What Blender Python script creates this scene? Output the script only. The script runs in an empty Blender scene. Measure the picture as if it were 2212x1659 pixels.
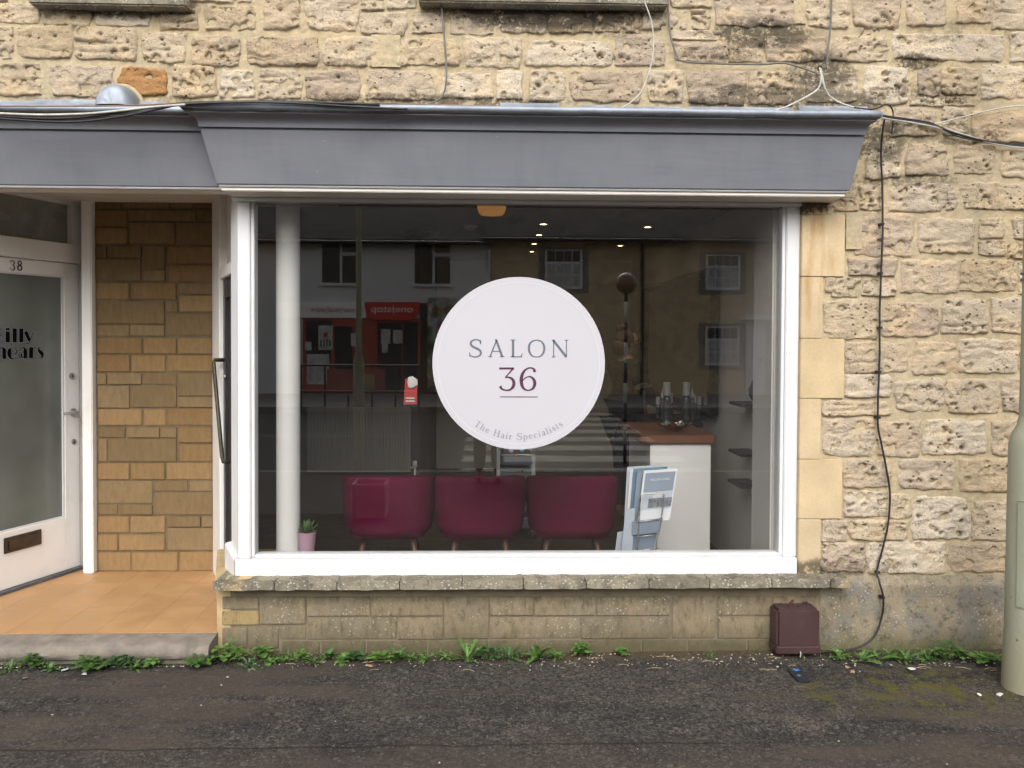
import bpy, bmesh, math, random
from mathutils import Vector, Matrix, noise
R = math.radians
random.seed(7)
scene = bpy.context.scene
C = scene.collection

# ------------------------------------------------------------------ camera
FPX, PPX, PPY = 1770.0, 1106.0, 762.0          # focal length and principal point on a 2212 x 1659 frame
CAM = Vector((0.0, -4.33, 1.70))
yaw, pitch, roll = R(1.8), R(-1.2), 0.0047
Fw = Vector((math.sin(yaw)*math.cos(pitch), math.cos(yaw)*math.cos(pitch), math.sin(pitch)))
Rt0 = Vector((math.cos(yaw), -math.sin(yaw), 0))
Up0 = Rt0.cross(Fw)
Rt = Rt0*math.cos(roll) + Up0*math.sin(roll)
Up = Up0*math.cos(roll) - Rt0*math.sin(roll)
cd = bpy.data.cameras.new('camera')
cam = bpy.data.objects.new('camera', cd); C.objects.link(cam)
cam.matrix_world = Matrix(((Rt.x, Up.x, -Fw.x, CAM.x), (Rt.y, Up.y, -Fw.y, CAM.y), (Rt.z, Up.z, -Fw.z, CAM.z), (0, 0, 0, 1)))
cd.sensor_width = 36; cd.lens = 36*FPX/2212
cd.shift_y = -(829.5-PPY)/2212
cd.clip_start = 0.05; cd.clip_end = 500
scene.camera = cam

# ------------------------------------------------------------------ sky, sun, exposure
SUN_EL, SUN_AZ = R(42), R(184)      # soft overcast light from behind the camera
w = bpy.data.worlds.new('World'); scene.world = w; w.use_nodes = True
nt = w.node_tree; bg = nt.nodes['Background']
sky = nt.nodes.new('ShaderNodeTexSky'); sky.sky_type = 'NISHITA'; sky.sun_disc = False
sky.sun_elevation = SUN_EL; sky.sun_rotation = SUN_AZ; sky.dust_density = 4.0; sky.air_density = 1.0; sky.ozone_density = 1.0
hs = nt.nodes.new('ShaderNodeHueSaturation'); hs.inputs['Saturation'].default_value = 0.22
nt.links.new(sky.outputs[0], hs.inputs['Color']); nt.links.new(hs.outputs[0], bg.inputs['Color'])
bg.inputs['Strength'].default_value = 0.15
sd = bpy.data.lights.new('sun', 'SUN'); sd.energy = 0.5; sd.angle = R(60); sd.color = (1.0, 0.965, 0.91)
sun = bpy.data.objects.new('sun', sd); C.objects.link(sun)
# sun_rotation is measured clockwise from +Y seen from above
sdir = Vector((math.sin(SUN_AZ)*math.cos(SUN_EL), math.cos(SUN_AZ)*math.cos(SUN_EL), math.sin(SUN_EL)))
sun.rotation_euler = (-sdir).to_track_quat('-Z', 'Y').to_euler(); sun.location = (0, -8, 12)
scene.view_settings.view_transform = 'Standard'; scene.view_settings.look = 'None'
scene.view_settings.gamma = 1.0; scene.view_settings.exposure = 0.94
scene.view_settings.use_curve_mapping = False
scene.render.engine = 'CYCLES'
cy = scene.cycles
cy.max_bounces = 6; cy.diffuse_bounces = 3; cy.glossy_bounces = 3; cy.transparent_max_bounces = 12; cy.transmission_bounces = 4
cy.caustics_reflective = False; cy.caustics_refractive = False; cy.sample_clamp_indirect = 4.0
cy.use_denoising = True; cy.use_adaptive_sampling = True; cy.adaptive_threshold = 0.02

# ------------------------------------------------------------------ unprojecting: a point of the photograph at a known depth
def ray(u, v): return Fw + Rt*((u-PPX)/FPX) - Up*((v-PPY)/FPX)
def P(u, v, Y):
    d = ray(u, v); return CAM + d*((Y-CAM.y)/d.y)
def PZ(u, v, z):
    d = ray(u, v); return CAM + d*((z-CAM.z)/d.z)
def PX_(u, v, X):
    d = ray(u, v); return CAM + d*((X-CAM.x)/d.x)
def PP(u, v, o, n):
    d = ray(u, v); return CAM + d*((o-CAM).dot(n)/d.dot(n))
CS = 0.260417
def cv(ox, oy, x, y): return ox/1.736+x*CS, oy/1.736+y*CS
YG = 0.14                                      # plane of the shop window's glass
def Q(u, v, Yv):                               # something seen mirrored in the glass: its real place across the street
    p = P(u, v, Yv); p.y = 2*YG-p.y; return p

# ------------------------------------------------------------------ mesh helper
class MB:
    def __init__(s): s.v = []; s.f = []
    def add(s, vs, fs):
        n = len(s.v); s.v += [tuple(x) for x in vs]; s.f += [tuple(n+i for i in f) for f in fs]; return s
    def box(s, x0, y0, z0, x1, y1, z1):
        return s.hexa([(x0,y0,z0),(x1,y0,z0),(x1,y1,z0),(x0,y1,z0),(x0,y0,z1),(x1,y0,z1),(x1,y1,z1),(x0,y1,z1)])
    def hexa(s, p): return s.add(p, [(0,3,2,1),(4,5,6,7),(0,1,5,4),(1,2,6,5),(2,3,7,6),(3,0,4,7)])
    def quad(s, a, b, c, d): return s.add([a, b, c, d], [(0,1,2,3)])
    def slab(s, pts, off):                      # flat polygon pushed along a vector
        n = len(pts); o = Vector(off); a = [Vector(p) for p in pts]
        return s.add(a+[p+o for p in a], [tuple(range(n-1,-1,-1)), tuple(range(n,2*n))]+[(i,(i+1)%n,n+(i+1)%n,n+i) for i in range(n)])
    def tube(s, pts, r, n=8, cap=True):
        pts = [Vector(p) for p in pts]; rs = r if isinstance(r, (list, tuple)) else [r]*len(pts)
        up = None; rings = []
        for i, p in enumerate(pts):
            t = (pts[min(i+1, len(pts)-1)]-pts[max(i-1, 0)])
            t = t.normalized() if t.length > 1e-9 else Vector((0,0,1))
            if up is None: up = Vector((0,0,1)) if abs(t.z) < .9 else Vector((1,0,0))
            a = (up - t*up.dot(t)).normalized(); b = t.cross(a); up = a
            rings.append([p+(a*math.cos(2*math.pi*k/n)+b*math.sin(2*math.pi*k/n))*rs[i] for k in range(n)])
        vs = [q for rg in rings for q in rg]; fs = []
        for i in range(len(pts)-1):
            for k in range(n):
                fs.append((i*n+k, i*n+(k+1)%n, (i+1)*n+(k+1)%n, (i+1)*n+k))
        if cap: fs += [tuple(range(n-1,-1,-1)), tuple(range((len(pts)-1)*n, len(pts)*n))]
        return s.add(vs, fs)
    def lathe(s, prof, c, n=20, ang=2*math.pi, sy=1.0):     # prof (r, z)
        vs = []; fs = []; m = len(prof); full = abs(ang-2*math.pi) < 1e-6; k = n if full else n+1
        for i in range(k):
            a = ang*i/n
            for r, z in prof: vs.append((c[0]+r*math.cos(a), c[1]+r*math.sin(a)*sy, c[2]+z))
        for i in range(n):
            for j in range(m-1):
                fs.append((i*m+j, ((i+1)%k)*m+j, ((i+1)%k)*m+j+1, i*m+j+1))
        return s.add(vs, fs)
    def grid(s, nx, ny, fn):
        vs = [fn(i/nx, j/ny) for j in range(ny+1) for i in range(nx+1)]
        return s.add(vs, [(j*(nx+1)+i, j*(nx+1)+i+1, (j+1)*(nx+1)+i+1, (j+1)*(nx+1)+i) for j in range(ny) for i in range(nx)])
    def ellipsoid(s, c, r, nu=18, nv=12, fn=None):
        vs = []; fs = []
        for j in range(nv+1):
            th = math.pi*j/nv
            for i in range(nu):
                ph = 2*math.pi*i/nu
                d = Vector((math.sin(th)*math.cos(ph), math.sin(th)*math.sin(ph), math.cos(th)))
                k = fn(d) if fn else 1
                vs.append((c[0]+d.x*r[0]*k, c[1]+d.y*r[1]*k, c[2]+d.z*r[2]*k))
        for j in range(nv):
            for i in range(nu): fs.append((j*nu+i, (j+1)*nu+i, (j+1)*nu+(i+1)%nu, j*nu+(i+1)%nu))
        return s.add(vs, fs)
    def build(s, name, mat, parent=None, smooth=False, bevel=0, seg=2, label=None, cat=None, group=None, kind=None, autosmooth=None):
        me = bpy.data.meshes.new(name); me.from_pydata(s.v, [], s.f); me.update()
        if bevel:
            bm = bmesh.new(); bm.from_mesh(me)
            bmesh.ops.remove_doubles(bm, verts=bm.verts, dist=1e-5)
            bmesh.ops.bevel(bm, geom=[e for e in bm.edges if len(e.link_faces) == 2 and e.calc_face_angle(0) > .5], offset=bevel, segments=seg, affect='EDGES', clamp_overlap=True)
            bm.to_mesh(me); bm.free()
        if smooth:
            me.polygons.foreach_set('use_smooth', [True]*len(me.polygons))
        if autosmooth:
            me.polygons.foreach_set('use_smooth', [True]*len(me.polygons)); me.set_sharp_from_angle(angle=R(autosmooth))
        return link(name, me, mat, parent, label, cat, group, kind)
def link(name, me, mat, parent=None, label=None, cat=None, group=None, kind=None):
    o = bpy.data.objects.new(name, me); C.objects.link(o)
    if mat is not None and not len(me.materials): me.materials.append(mat)
    if parent is not None:
        o.parent = parent; o.matrix_parent_inverse = parent.matrix_basis.inverted()
    return tag(o, label, cat, group, kind)
def tag(o, label=None, cat=None, group=None, kind=None):
    if label: o['label'] = label
    if cat: o['category'] = cat
    if group: o['group'] = group
    if kind: o['kind'] = kind
    return o
def thing(name, loc, label, cat, group=None):
    o = bpy.data.objects.new(name, None); C.objects.link(o); o.location = loc; o.empty_display_size = .05
    return tag(o, label, cat, group)
def copy_tree(o, parent=None):
    c = o.copy(); C.objects.link(c)
    if parent is not None: c.parent = parent
    for ch in list(o.children): copy_tree(ch, c)
    return c
def cat_rom(pts, n=8):
    out = []; p = [Vector(q) for q in pts]
    for i in range(len(p)-1):
        a, b, c, d = p[max(i-1,0)], p[i], p[i+1], p[min(i+2,len(p)-1)]
        for k in range(n):
            t = k/n
            out.append(.5*((2*b)+(c-a)*t+(2*a-5*b+4*c-d)*t*t+(3*b-a-3*c+d)*t**3))
    out.append(p[-1]); return out

# ------------------------------------------------------------------ materials
class N:                                        # tiny node-tree helper
    def __init__(s, name):
        s.m = bpy.data.materials.new(name); s.m.use_nodes = True; s.t = s.m.node_tree
        s.b = s.t.nodes['Principled BSDF']; s.out = s.t.nodes['Material Output']
        s.tc = s.t.nodes.new('ShaderNodeTexCoord'); s.co = s.tc.outputs['Object']
    def n(s, typ, **kw):
        x = s.t.nodes.new(typ)
        for k, v in kw.items(): setattr(x, k, v)
        return x
    def put(s, sock, val):
        if hasattr(val, 'is_linked') or hasattr(val, 'links'): s.t.links.new(val, sock)
        else: sock.default_value = val
    def noise(s, scale, detail=4, rough=.55, vec=None, dist=0):
        x = s.n('ShaderNodeTexNoise'); x.inputs['Scale'].default_value = scale; x.inputs['Detail'].default_value = detail
        x.inputs['Roughness'].default_value = rough; x.inputs['Distortion'].default_value = dist
        s.t.links.new(vec or s.co, x.inputs['Vector']); return x.outputs['Fac']
    def vor(s, scale, out='Distance', vec=None, feat='F1', rnd=1):
        x = s.n('ShaderNodeTexVoronoi', feature=feat); x.inputs['Scale'].default_value = scale; x.inputs['Randomness'].default_value = rnd
        s.t.links.new(vec or s.co, x.inputs['Vector']); return x.outputs[out]
    def map(s, val, a, b, c=0., d=1., smooth=False):
        x = s.n('ShaderNodeMapRange'); x.interpolation_type = 'SMOOTHSTEP' if smooth else 'LINEAR'
        s.put(x.inputs[0], val)
        for i, q in enumerate((a, b, c, d)): x.inputs[i+1].default_value = q
        return x.outputs[0]
    def math(s, op, a, b=0.):
        x = s.n('ShaderNodeMath', operation=op); s.put(x.inputs[0], a); s.put(x.inputs[1], b); return x.outputs[0]
    def mix(s, fac, a, b, mode='MIX'):
        x = s.n('ShaderNodeMix', data_type='RGBA', blend_type=mode)
        s.put(x.inputs[0], fac)
        for i, q in ((6, a), (7, b)):
            if isinstance(q, (tuple, list)): x.inputs[i].default_value = (q[0], q[1], q[2], 1)
            else: s.t.links.new(q, x.inputs[i])
        return x.outputs[2]
    def ramp(s, val, stops):
        x = s.n('ShaderNodeValToRGB'); s.put(x.inputs[0], val); e = x.color_ramp.elements
        while len(e) < len(stops): e.new(.5)
        for i, (p, c) in enumerate(stops): e[i].position = p; e[i].color = (c[0], c[1], c[2], 1)
        return x.outputs[0]
    def scale(s, col, fac):                     # multiply a colour by a grey value
        x = s.n('ShaderNodeVectorMath', operation='SCALE'); s.t.links.new(col, x.inputs[0]); s.put(x.inputs['Scale'], fac); return x.outputs[0]
    def mapping(s, sc, vec=None, loc=(0,0,0)):
        x = s.n('ShaderNodeMapping'); x.inputs['Scale'].default_value = sc; x.inputs['Location'].default_value = loc
        s.t.links.new(vec or s.co, x.inputs['Vector']); return x.outputs[0]
    def pos(s): return s.n('ShaderNodeNewGeometry').outputs['Position']
    def sep(s, vec):
        x = s.n('ShaderNodeSeparateXYZ'); s.t.links.new(vec, x.inputs[0]); return x.outputs
    def rnd(s): return s.n('ShaderNodeObjectInfo').outputs['Random']
    def blob(s, c, r):                          # soft ellipsoidal region of the world round c, 1 inside
        a = s.n('ShaderNodeVectorMath', operation='SUBTRACT'); s.t.links.new(s.pos(), a.inputs[0]); a.inputs[1].default_value = c
        b = s.n('ShaderNodeVectorMath', operation='DIVIDE'); s.t.links.new(a.outputs[0], b.inputs[0]); b.inputs[1].default_value = r
        l = s.n('ShaderNodeVectorMath', operation='LENGTH'); s.t.links.new(b.outputs[0], l.inputs[0])
        return s.map(l.outputs['Value'], 1.0, .45, 0, 1, True)
    def bump(s, h, strength=.5, dist=.01, prev=None):
        x = s.n('ShaderNodeBump'); x.inputs['Strength'].default_value = strength; x.inputs['Distance'].default_value = dist
        s.t.links.new(h, x.inputs['Height'])
        if prev: s.t.links.new(prev, x.inputs['Normal'])
        return x.outputs[0]
    def done(s, col=None, rough=None, normal=None, metal=None, **kw):
        if col is not None:
            if isinstance(col, (tuple, list)): s.b.inputs['Base Color'].default_value = (*col[:3], 1)
            else: s.t.links.new(col, s.b.inputs['Base Color'])
        if rough is not None: s.put(s.b.inputs['Roughness'], rough)
        if metal is not None: s.put(s.b.inputs['Metallic'], metal)
        if normal is not None: s.t.links.new(normal, s.b.inputs['Normal'])
        for k, v in kw.items(): s.b.inputs[k.replace('_', ' ')].default_value = v
        return s.m
def simple(name, col, rough=.6, var=.12, sc=6, bump=0., bsc=80, metal=0., dirt=None, spec=.5):
    s = N(name); f = s.map(s.noise(sc, 5), .3, .7, 1-var, 1+var)
    base = s.n('ShaderNodeRGB'); base.outputs[0].default_value = (*col, 1)
    c = s.scale(base.outputs[0], f)
    if dirt: c = s.mix(s.map(s.noise(dirt[1], 6, .65), .52, .75, 0, dirt[2]), c, dirt[0])
    nm = s.bump(s.noise(bsc, 4), bump, .004) if bump else None
    return s.done(c, s.map(s.noise(sc*2.3, 3), .3, .7, max(0, rough-.06), min(1, rough+.06)), nm, metal, **{'Specular_IOR_Level': spec})

def grimed(s, col, spots, dark=(.045, .038, .028), amt=.9, sc=9):
    tot = None
    for c, r, a in spots:
        b = s.math('MULTIPLY', s.blob(c, r), a); tot = b if tot is None else s.math('MAXIMUM', tot, b)
    nz = s.map(s.math('ADD', s.math('ADD', s.math('MULTIPLY', s.noise(sc, 6, .7, vec=s.pos()), .5), s.math('MULTIPLY', s.noise(sc*5, 6, .75, vec=s.pos()), .5)), s.math('MULTIPLY', tot, .16)), .55, .63, 0, 1)
    return s.mix(s.math('MULTIPLY', s.math('MULTIPLY', nz, tot), amt), col, dark)
# weather staining on the stone wall, each stain with its own place
def at(u, v, Y=.05): return tuple(P(u, v, Y))
STAINS = [(at(250,2), (.62,.3,.13), .9), (at(1175,18), (.85,.3,.17), 1.), (at(1330,48), (.3,.3,.12), .55), (at(1650,70), (.42,.3,.12), .9),
          (at(1560,112), (.3,.2,.06), .7), (at(1780,150), (.28,.3,.16), .85), (at(1900,300), (.25,.3,.2), .85), (at(2020,200), (.5,.3,.09), .7),
          (at(1985,130), (.2,.3,.07), .9), (at(1700,212), (1.0,.3,.11), .8), (at(900,215), (1.2,.3,.06), .75), (at(300,212), (.9,.3,.05), .5), (at(1080,125), (.45,.3,.06), .5), (at(700,135), (.5,.3,.05), .45), (at(1950,385), (.5,.3,.06), .6),
          (at(2050,290), (.5,.3,.08), .6), (at(1850,1235), (.5,.3,.10), .6), (at(1745,1238), (.18,.3,.07), .9), (at(1760,435), (.14,.3,.06), 1.), (at(2100,65), (.5,.3,.1), .45),
          (at(1830,400), (.13,.3,.16), .5), (at(520,95), (.22,.3,.05), .4)]
def mat_stone(name, stops, warm=0):
    s = N(name); p = s.pos(); r = s.rnd()
    c = s.ramp(s.math('FRACT', s.math('ADD', r, s.map(s.noise(2.0, 2, vec=p), .3, .7, 0, .0))), stops)
    c = s.scale(c, s.map(s.noise(9, 6, .65, vec=p), .3, .72, .84, 1.10))
    c = s.mix(s.map(s.noise(4.5, 5, .6, vec=p), .50, .72, 0, .5), c, (.60,.42,.22))
    c = s.mix(s.map(s.noise(15, 6, .7, vec=p, dist=.8), .58, .74, 0, .55), c, (.30,.215,.13))
    c = s.scale(c, s.map(s.noise(120, 4, .7, vec=p), .3, .7, .80, 1.16))
    pv = s.vor(26, vec=s.mapping((1, 1, 1.25), p)); msk = s.map(s.noise(8, 3, vec=p), .49, .60, 0, 1)
    pit = s.math('MULTIPLY', s.map(pv, .26, .12, 0, 1, True), msk)
    pv2 = s.vor(62, vec=s.mapping((1, 1, 1.4), p)); pit2 = s.math('MULTIPLY', s.map(pv2, .30, .12, 0, 1, True), s.map(s.noise(6, 3, vec=s.mapping((1,1,1), p, (5,5,5))), .45, .6, 0, 1))
    pit = s.math('MAXIMUM', pit, s.math('MULTIPLY', pit2, .8))
    c = s.mix(s.math('MULTIPLY', pit, .82), c, (.085,.058,.033))  # small pits painted dark in place of shade, which bump alone lacks
    at_ = s.n('ShaderNodeAttribute', attribute_name='hollow'); c = s.mix(s.map(at_.outputs['Fac'], .25, .9, 0, .93), c, (.022,.016,.010))  # shade of the deep hollows painted near black, together with their dirt
    c = grimed(s, c, STAINS)
    h = s.math('SUBTRACT', s.math('ADD', s.math('MULTIPLY', s.noise(38, 7, .68, vec=s.mapping((1,1,1.7), p)), 1.), s.math('MULTIPLY', s.noise(150, 4, .7, vec=p), .35)), s.math('MULTIPLY', pit, .9))
    return s.done(c, .9, s.bump(h, .75, .013), Specular_IOR_Level=.25)
m_stone = mat_stone('rubble_stone', [(0,(.48,.375,.255)), (.2,(.53,.44,.325)), (.4,(.42,.335,.25)), (.55,(.48,.375,.24)), (.75,(.60,.515,.40)), (.9,(.45,.36,.27)), (1,(.52,.42,.285))])
m_rust = mat_stone('ironstone', [(0,(.36,.19,.075)), (1,(.40,.22,.09))])
def mat_mortar():
    s = N('lime_mortar'); p = s.pos()
    c = s.mix(s.map(s.noise(3.2, 5, vec=p), .38, .62, 0, 1), (.45,.375,.25), (.50,.40,.25))
    c = s.scale(c, s.map(s.noise(26, 6, .65, vec=p), .3, .7, .80, 1.10))
    c = s.scale(c, s.map(s.noise(160, 3, .7, vec=p), .3, .7, .88, 1.08))
    c = grimed(s, c, STAINS, amt=.95)
    h = s.math('ADD', s.noise(45, 6, .65, vec=p), s.math('MULTIPLY', s.noise(190, 3, vec=p), .4))
    return s.done(c, .95, s.bump(h, .6, .007), Specular_IOR_Level=.2)
m_mortar = mat_mortar()
def mat_ashlar():
    s = N('dressed_limestone'); p = s.pos(); r = s.rnd()
    c = s.ramp(r, [(0,(.54,.405,.23)), (.5,(.57,.44,.265)), (1,(.54,.43,.28))])
    c = s.scale(c, s.map(s.noise(5, 5, vec=p), .3, .7, .86, 1.1))
    st = s.map(s.noise(5, 4, vec=s.mapping((4, 1, .6), p)), .45, .7, 0, 1)
    c = s.mix(s.math('MULTIPLY', st, s.math('MULTIPLY', s.blob(at(1772,560), (.12,.3,.55)), .75)), c, (.40,.22,.075))
    c = s.scale(c, s.map(s.noise(90, 4, .7, vec=p), .3, .7, .92, 1.06))
    sc = s.vor(14, vec=s.mapping((3.2, 1, .8), p)); c = s.mix(s.map(sc, .05, .02, 0, .35), c, (.75,.65,.47))
    c = grimed(s, c, [(at(1750,440), (.16,.3,.09), 1.), (at(1770,1245), (.3,.3,.13), .9)])
    return s.done(c, .88, s.bump(s.noise(130, 5, .7, vec=p), .35, .004), Specular_IOR_Level=.25)
m_ashlar = mat_ashlar()
def mat_render():
    s = N('cement_render'); p = s.pos()
    c = s.mix(s.map(s.noise(4, 5, .6, vec=p), .35, .65, 0, 1), (.215,.18,.125), (.32,.265,.185))
    c = s.mix(s.map(s.noise(7, 7, .7, vec=p), .48, .60, 0, .85), c, (.20,.19,.17))
    c = s.mix(s.map(s.noise(22, 7, .78, vec=p), .51, .62, 0, .75), c, (.095,.082,.058))
    c = s.mix(s.math('MULTIPLY', s.map(s.vor(46, vec=p), .3, .12, 0, .8), s.map(s.noise(6, 3, vec=p), .45, .6, 0, 1)), c, (.46,.43,.36))
    g = s.map(s.math('ADD', s.sep(p)[2], s.math('MULTIPLY', s.noise(9, 5, vec=p), .12)), .20, .06, 0, .8)
    c = s.mix(g, c, (.085,.085,.035))
    c = s.scale(c, s.map(s.noise(140, 4, .7, vec=p), .3, .7, .8, 1.15))
    w = s.map(s.math('ABSOLUTE', s.math('SUBTRACT', s.noise(2.6, 4, .5, vec=p), .5)), .0, .006, 1, 0)
    c = s.mix(s.math('MULTIPLY', w, .4), c, (.06,.05,.035))
    return s.done(c, .93, s.bump(s.noise(75, 6, .7, vec=p), .7, .008), Specular_IOR_Level=.2)
m_render = mat_render()
def mat_block(name, a, b, cgrey, low=False):
    s = N(name); p = s.pos(); r = s.rnd()
    c = s.mix(r, a, b)
    c = s.mix(s.map(s.noise(3.5, 5, .6, vec=p), .45, .7, 0, .55), c, cgrey)
    c = s.scale(c, s.map(s.noise(18, 5, .6, vec=s.mapping((2.2, 1, .55), p)), .3, .7, .86, 1.1))
    c = s.scale(c, s.map(s.noise(150, 4, .7, vec=p), .3, .7, .86, 1.1))
    if low:
        z = s.sep(p)[2]
        c = s.mix(s.map(s.noise(20, 7, .75, vec=s.mapping((1.6,1,.7), p)), .50, .68, 0, .8), c, (.085,.072,.048))
        c = s.mix(s.math('MULTIPLY', s.map(s.vor(52, vec=p), .28, .1, 0, .85), s.map(s.noise(5, 3, vec=p), .45, .62, 0, 1)), c, (.50,.47,.38))
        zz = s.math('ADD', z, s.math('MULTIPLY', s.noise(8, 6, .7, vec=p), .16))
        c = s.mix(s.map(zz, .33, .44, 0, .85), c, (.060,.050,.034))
        c = s.mix(s.map(zz, .24, .10, 0, .88), c, (.085,.075,.040))
    else:
        c = s.mix(s.math('MULTIPLY', s.map(s.noise(40, 5, .7, vec=s.mapping((3,1,.4), p)), .62, .75, 0, 1), .5), c, (.15,.10,.05))
    return s.done(c, .9, s.bump(s.noise(110, 5, .7, vec=p), .55 if low else .3, .005), Specular_IOR_Level=.25)
m_brick = mat_block('porch_block_buff', (.215,.132,.056), (.30,.192,.088), (.22,.158,.085))
m_brickg = mat_block('porch_block_drab', (.178,.120,.058), (.242,.168,.086), (.175,.128,.072))
m_low = mat_block('plinth_block', (.225,.18,.115), (.265,.21,.135), (.185,.165,.125), True)
m_lowy = mat_block('plinth_block_yellow', (.34,.25,.115), (.36,.27,.13), (.25,.20,.12), True)
m_joint = simple('dark_joint_mortar', (.15,.108,.06), .95, .25, 9, .5, 120)
m_jointl = simple('damp_joint_mortar', (.185,.152,.10), .95, .3, 9, .5, 120, dirt=((.07,.065,.035), 9, .8))
def mat_sill():
    s = N('lichened_sill_stone'); p = s.pos()
    c = s.mix(s.map(s.noise(6, 6, .65, vec=p), .38, .62, 0, 1), (.175,.155,.12), (.30,.265,.195))
    c = s.mix(s.map(s.noise(18, 7, .75, vec=p), .52, .66, 0, .8), c, (.075,.068,.055))
    lv = s.math('MULTIPLY', s.map(s.vor(55, vec=s.mapping((1,.7,1.2), p)), .36, .16, 0, 1), s.map(s.noise(9, 4, .6, vec=p), .42, .58, 0, 1))
    c = s.mix(lv, c, (.52,.48,.40))
    c = s.mix(s.map(s.noise(4.3, 4, vec=p), .64, .72, 0, .6), c, (.45,.33,.16))
    c = s.scale(c, s.map(s.noise(150, 4, .7, vec=p), .3, .7, .8, 1.2))
    return s.done(c, .93, s.bump(s.noise(85, 6, .75, vec=p), .8, .008), Specular_IOR_Level=.2)
m_sill = mat_sill()
m_tan = simple('clean_tan_stone', (.46,.34,.18), .88, .14, 9, .35, 110, dirt=((.28,.20,.10), 6, .5))
def mat_tarmac():
    s = N('pavement_tarmac'); p = s.pos()
    lo = s.noise(.9, 6, .62, vec=s.mapping((.55,1,1), p)); mid = s.noise(4.5, 6, .7, vec=s.mapping((.6,1,1), p))
    c = s.mix(s.map(lo, .40, .62, 0, 1), (.040,.038,.037), (.062,.056,.050))
    c = s.mix(s.map(mid, .50, .66, 0, .85), c, (.098,.084,.070))
    c = s.mix(s.map(s.noise(2.1, 4, .6, vec=s.mapping((.5,1,1), p, (3,1,0))), .52, .66, 0, .8), c, (.030,.029,.029))
    v = s.n('ShaderNodeTexVoronoi'); v.inputs['Scale'].default_value = 150; s.t.links.new(p, v.inputs['Vector'])
    g = s.n('ShaderNodeSeparateColor'); s.t.links.new(v.outputs['Color'], g.inputs[0])
    v3 = s.n('ShaderNodeTexVoronoi'); v3.inputs['Scale'].default_value = 66; s.t.links.new(p, v3.inputs['Vector'])
    g3 = s.n('ShaderNodeSeparateColor'); s.t.links.new(v3.outputs['Color'], g3.inputs[0])
    c = s.scale(c, s.map(g.outputs[0], 0, 1, .5, 1.5)); c = s.scale(c, s.map(g3.outputs[0], 0, 1, .62, 1.38)); c = s.mix(s.map(g3.outputs[1], .965, .985, 0, .55), c, (.17,.16,.145))
    c = s.mix(s.map(g.outputs[1], .965, .985, 0, .6), c, (.20,.185,.16))
    ga = s.map(s.noise(1.7, 5, .6, vec=s.mapping((.35,1.4,1), p, (9,2,0))), .50, .60, 0, .7); c = s.mix(ga, c, (.085,.070,.054))
    ft = s.map(s.math('ADD', s.sep(p)[1], s.math('MULTIPLY', s.noise(2.2, 5, .65, vec=p), 1.0)), -.35, -.75, 0, .55); c = s.mix(ft, c, (.082,.066,.052))
    # soil washed up against the wall, moss at the right, old mud at the doorstep
    y = s.sep(p)[1]
    ee = s.math('ADD', y, s.math('MULTIPLY', s.noise(7, 6, .7, vec=p), .22))
    soil = s.map(ee, .0, .10, 0, .92)
    c = s.mix(soil, c, s.mix(s.map(s.noise(40, 5, .7, vec=p), .35, .65, 0, 1), (.055,.042,.026), (.125,.095,.062)))
    ms = s.math('MULTIPLY', s.math('MAXIMUM', s.blob(tuple(PZ(2010,1490,0)), (.6,.34,.3)), s.blob(tuple(PZ(1770,1495,0)), (.10,.25,.3))), s.map(s.noise(10, 6, .75, vec=p), .47, .60, 0, .85))
    c = s.mix(ms, c, (.095,.090,.020))
    ms2 = s.math('MULTIPLY', s.map(ee, -.12, .06, 0, 1), s.map(s.noise(14, 5, .7, vec=p), .60, .70, 0, .8)); c = s.mix(ms2, c, (.07,.07,.02))
    # trench reinstatement line
    tl = s.math('ABSOLUTE', s.math('ADD', s.math('SUBTRACT', y, PZ(900,1612,0).y), s.math('MULTIPLY', s.math('SUBTRACT', s.noise(6, 4, vec=p), .5), .05)))
    c = s.mix(s.math('MULTIPLY', s.map(tl, .002, .010, .7, 0), s.map(s.math('ADD', s.sep(p)[0], s.noise(5, 3, vec=p)), 1.9, 1.5, 0, 1)), c, (.016,.014,.012))
    h = s.math('ADD', s.map(g.outputs[2], 0, 1, 0, 1), s.math('MULTIPLY', s.noise(70, 5, .7, vec=p), 1.2))
    bp = s.bump(h, .9, .006)
    return s.done(c, s.map(mid, .4, .65, .75, .95), bp, Specular_IOR_Level=.10)
m_tar = mat_tarmac()
m_road = simple('road_asphalt', (.045,.043,.041), .9, .2, 3, .6, 160, dirt=((.07,.063,.055), 1.2, .5), spec=.1)
m_roadpaint = simple('road_paint', (.24,.235,.22), .7, .25, 3, .3, 120, dirt=((.12,.115,.11), 2.5, .8), spec=.15)
m_yellow = simple('yellow_line_paint', (.45,.33,.06), .7, .2, 5, dirt=((.15,.13,.08), 3, .6))
m_pave = simple('far_paving', (.20,.19,.175), .85, .2, 3, .4, 90)
def mat_floor():
    s = N('porch_quarry_tile'); p = s.pos(); r = s.rnd()
    c = s.mix(s.map(r, 0, 1, .2, .8), (.40,.225,.098), (.44,.255,.118))
    c = s.scale(c, s.map(s.noise(3, 5, .6, vec=p), .3, .7, .84, 1.12))
    c = s.mix(s.map(s.noise(9, 6, .7, vec=p), .58, .75, 0, .5), c, (.36,.19,.08))
    c = s.mix(s.map(s.noise(2.2, 5, .6, vec=p, dist=.7), .55, .7, 0, .4), c, (.46,.29,.15))
    c = s.mix(s.map(s.noise(30, 6, .75, vec=s.mapping((1,.5,1), p)), .64, .74, 0, .6), c, (.20,.12,.06))
    return s.done(c, s.map(s.noise(6, 4, vec=p), .35, .65, .42, .68), s.bump(s.noise(60, 4, vec=p), .15, .003))
m_floor = mat_floor()
m_tilejoint = simple('tile_joint', (.25,.14,.058), .9, .2, 8)
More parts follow.
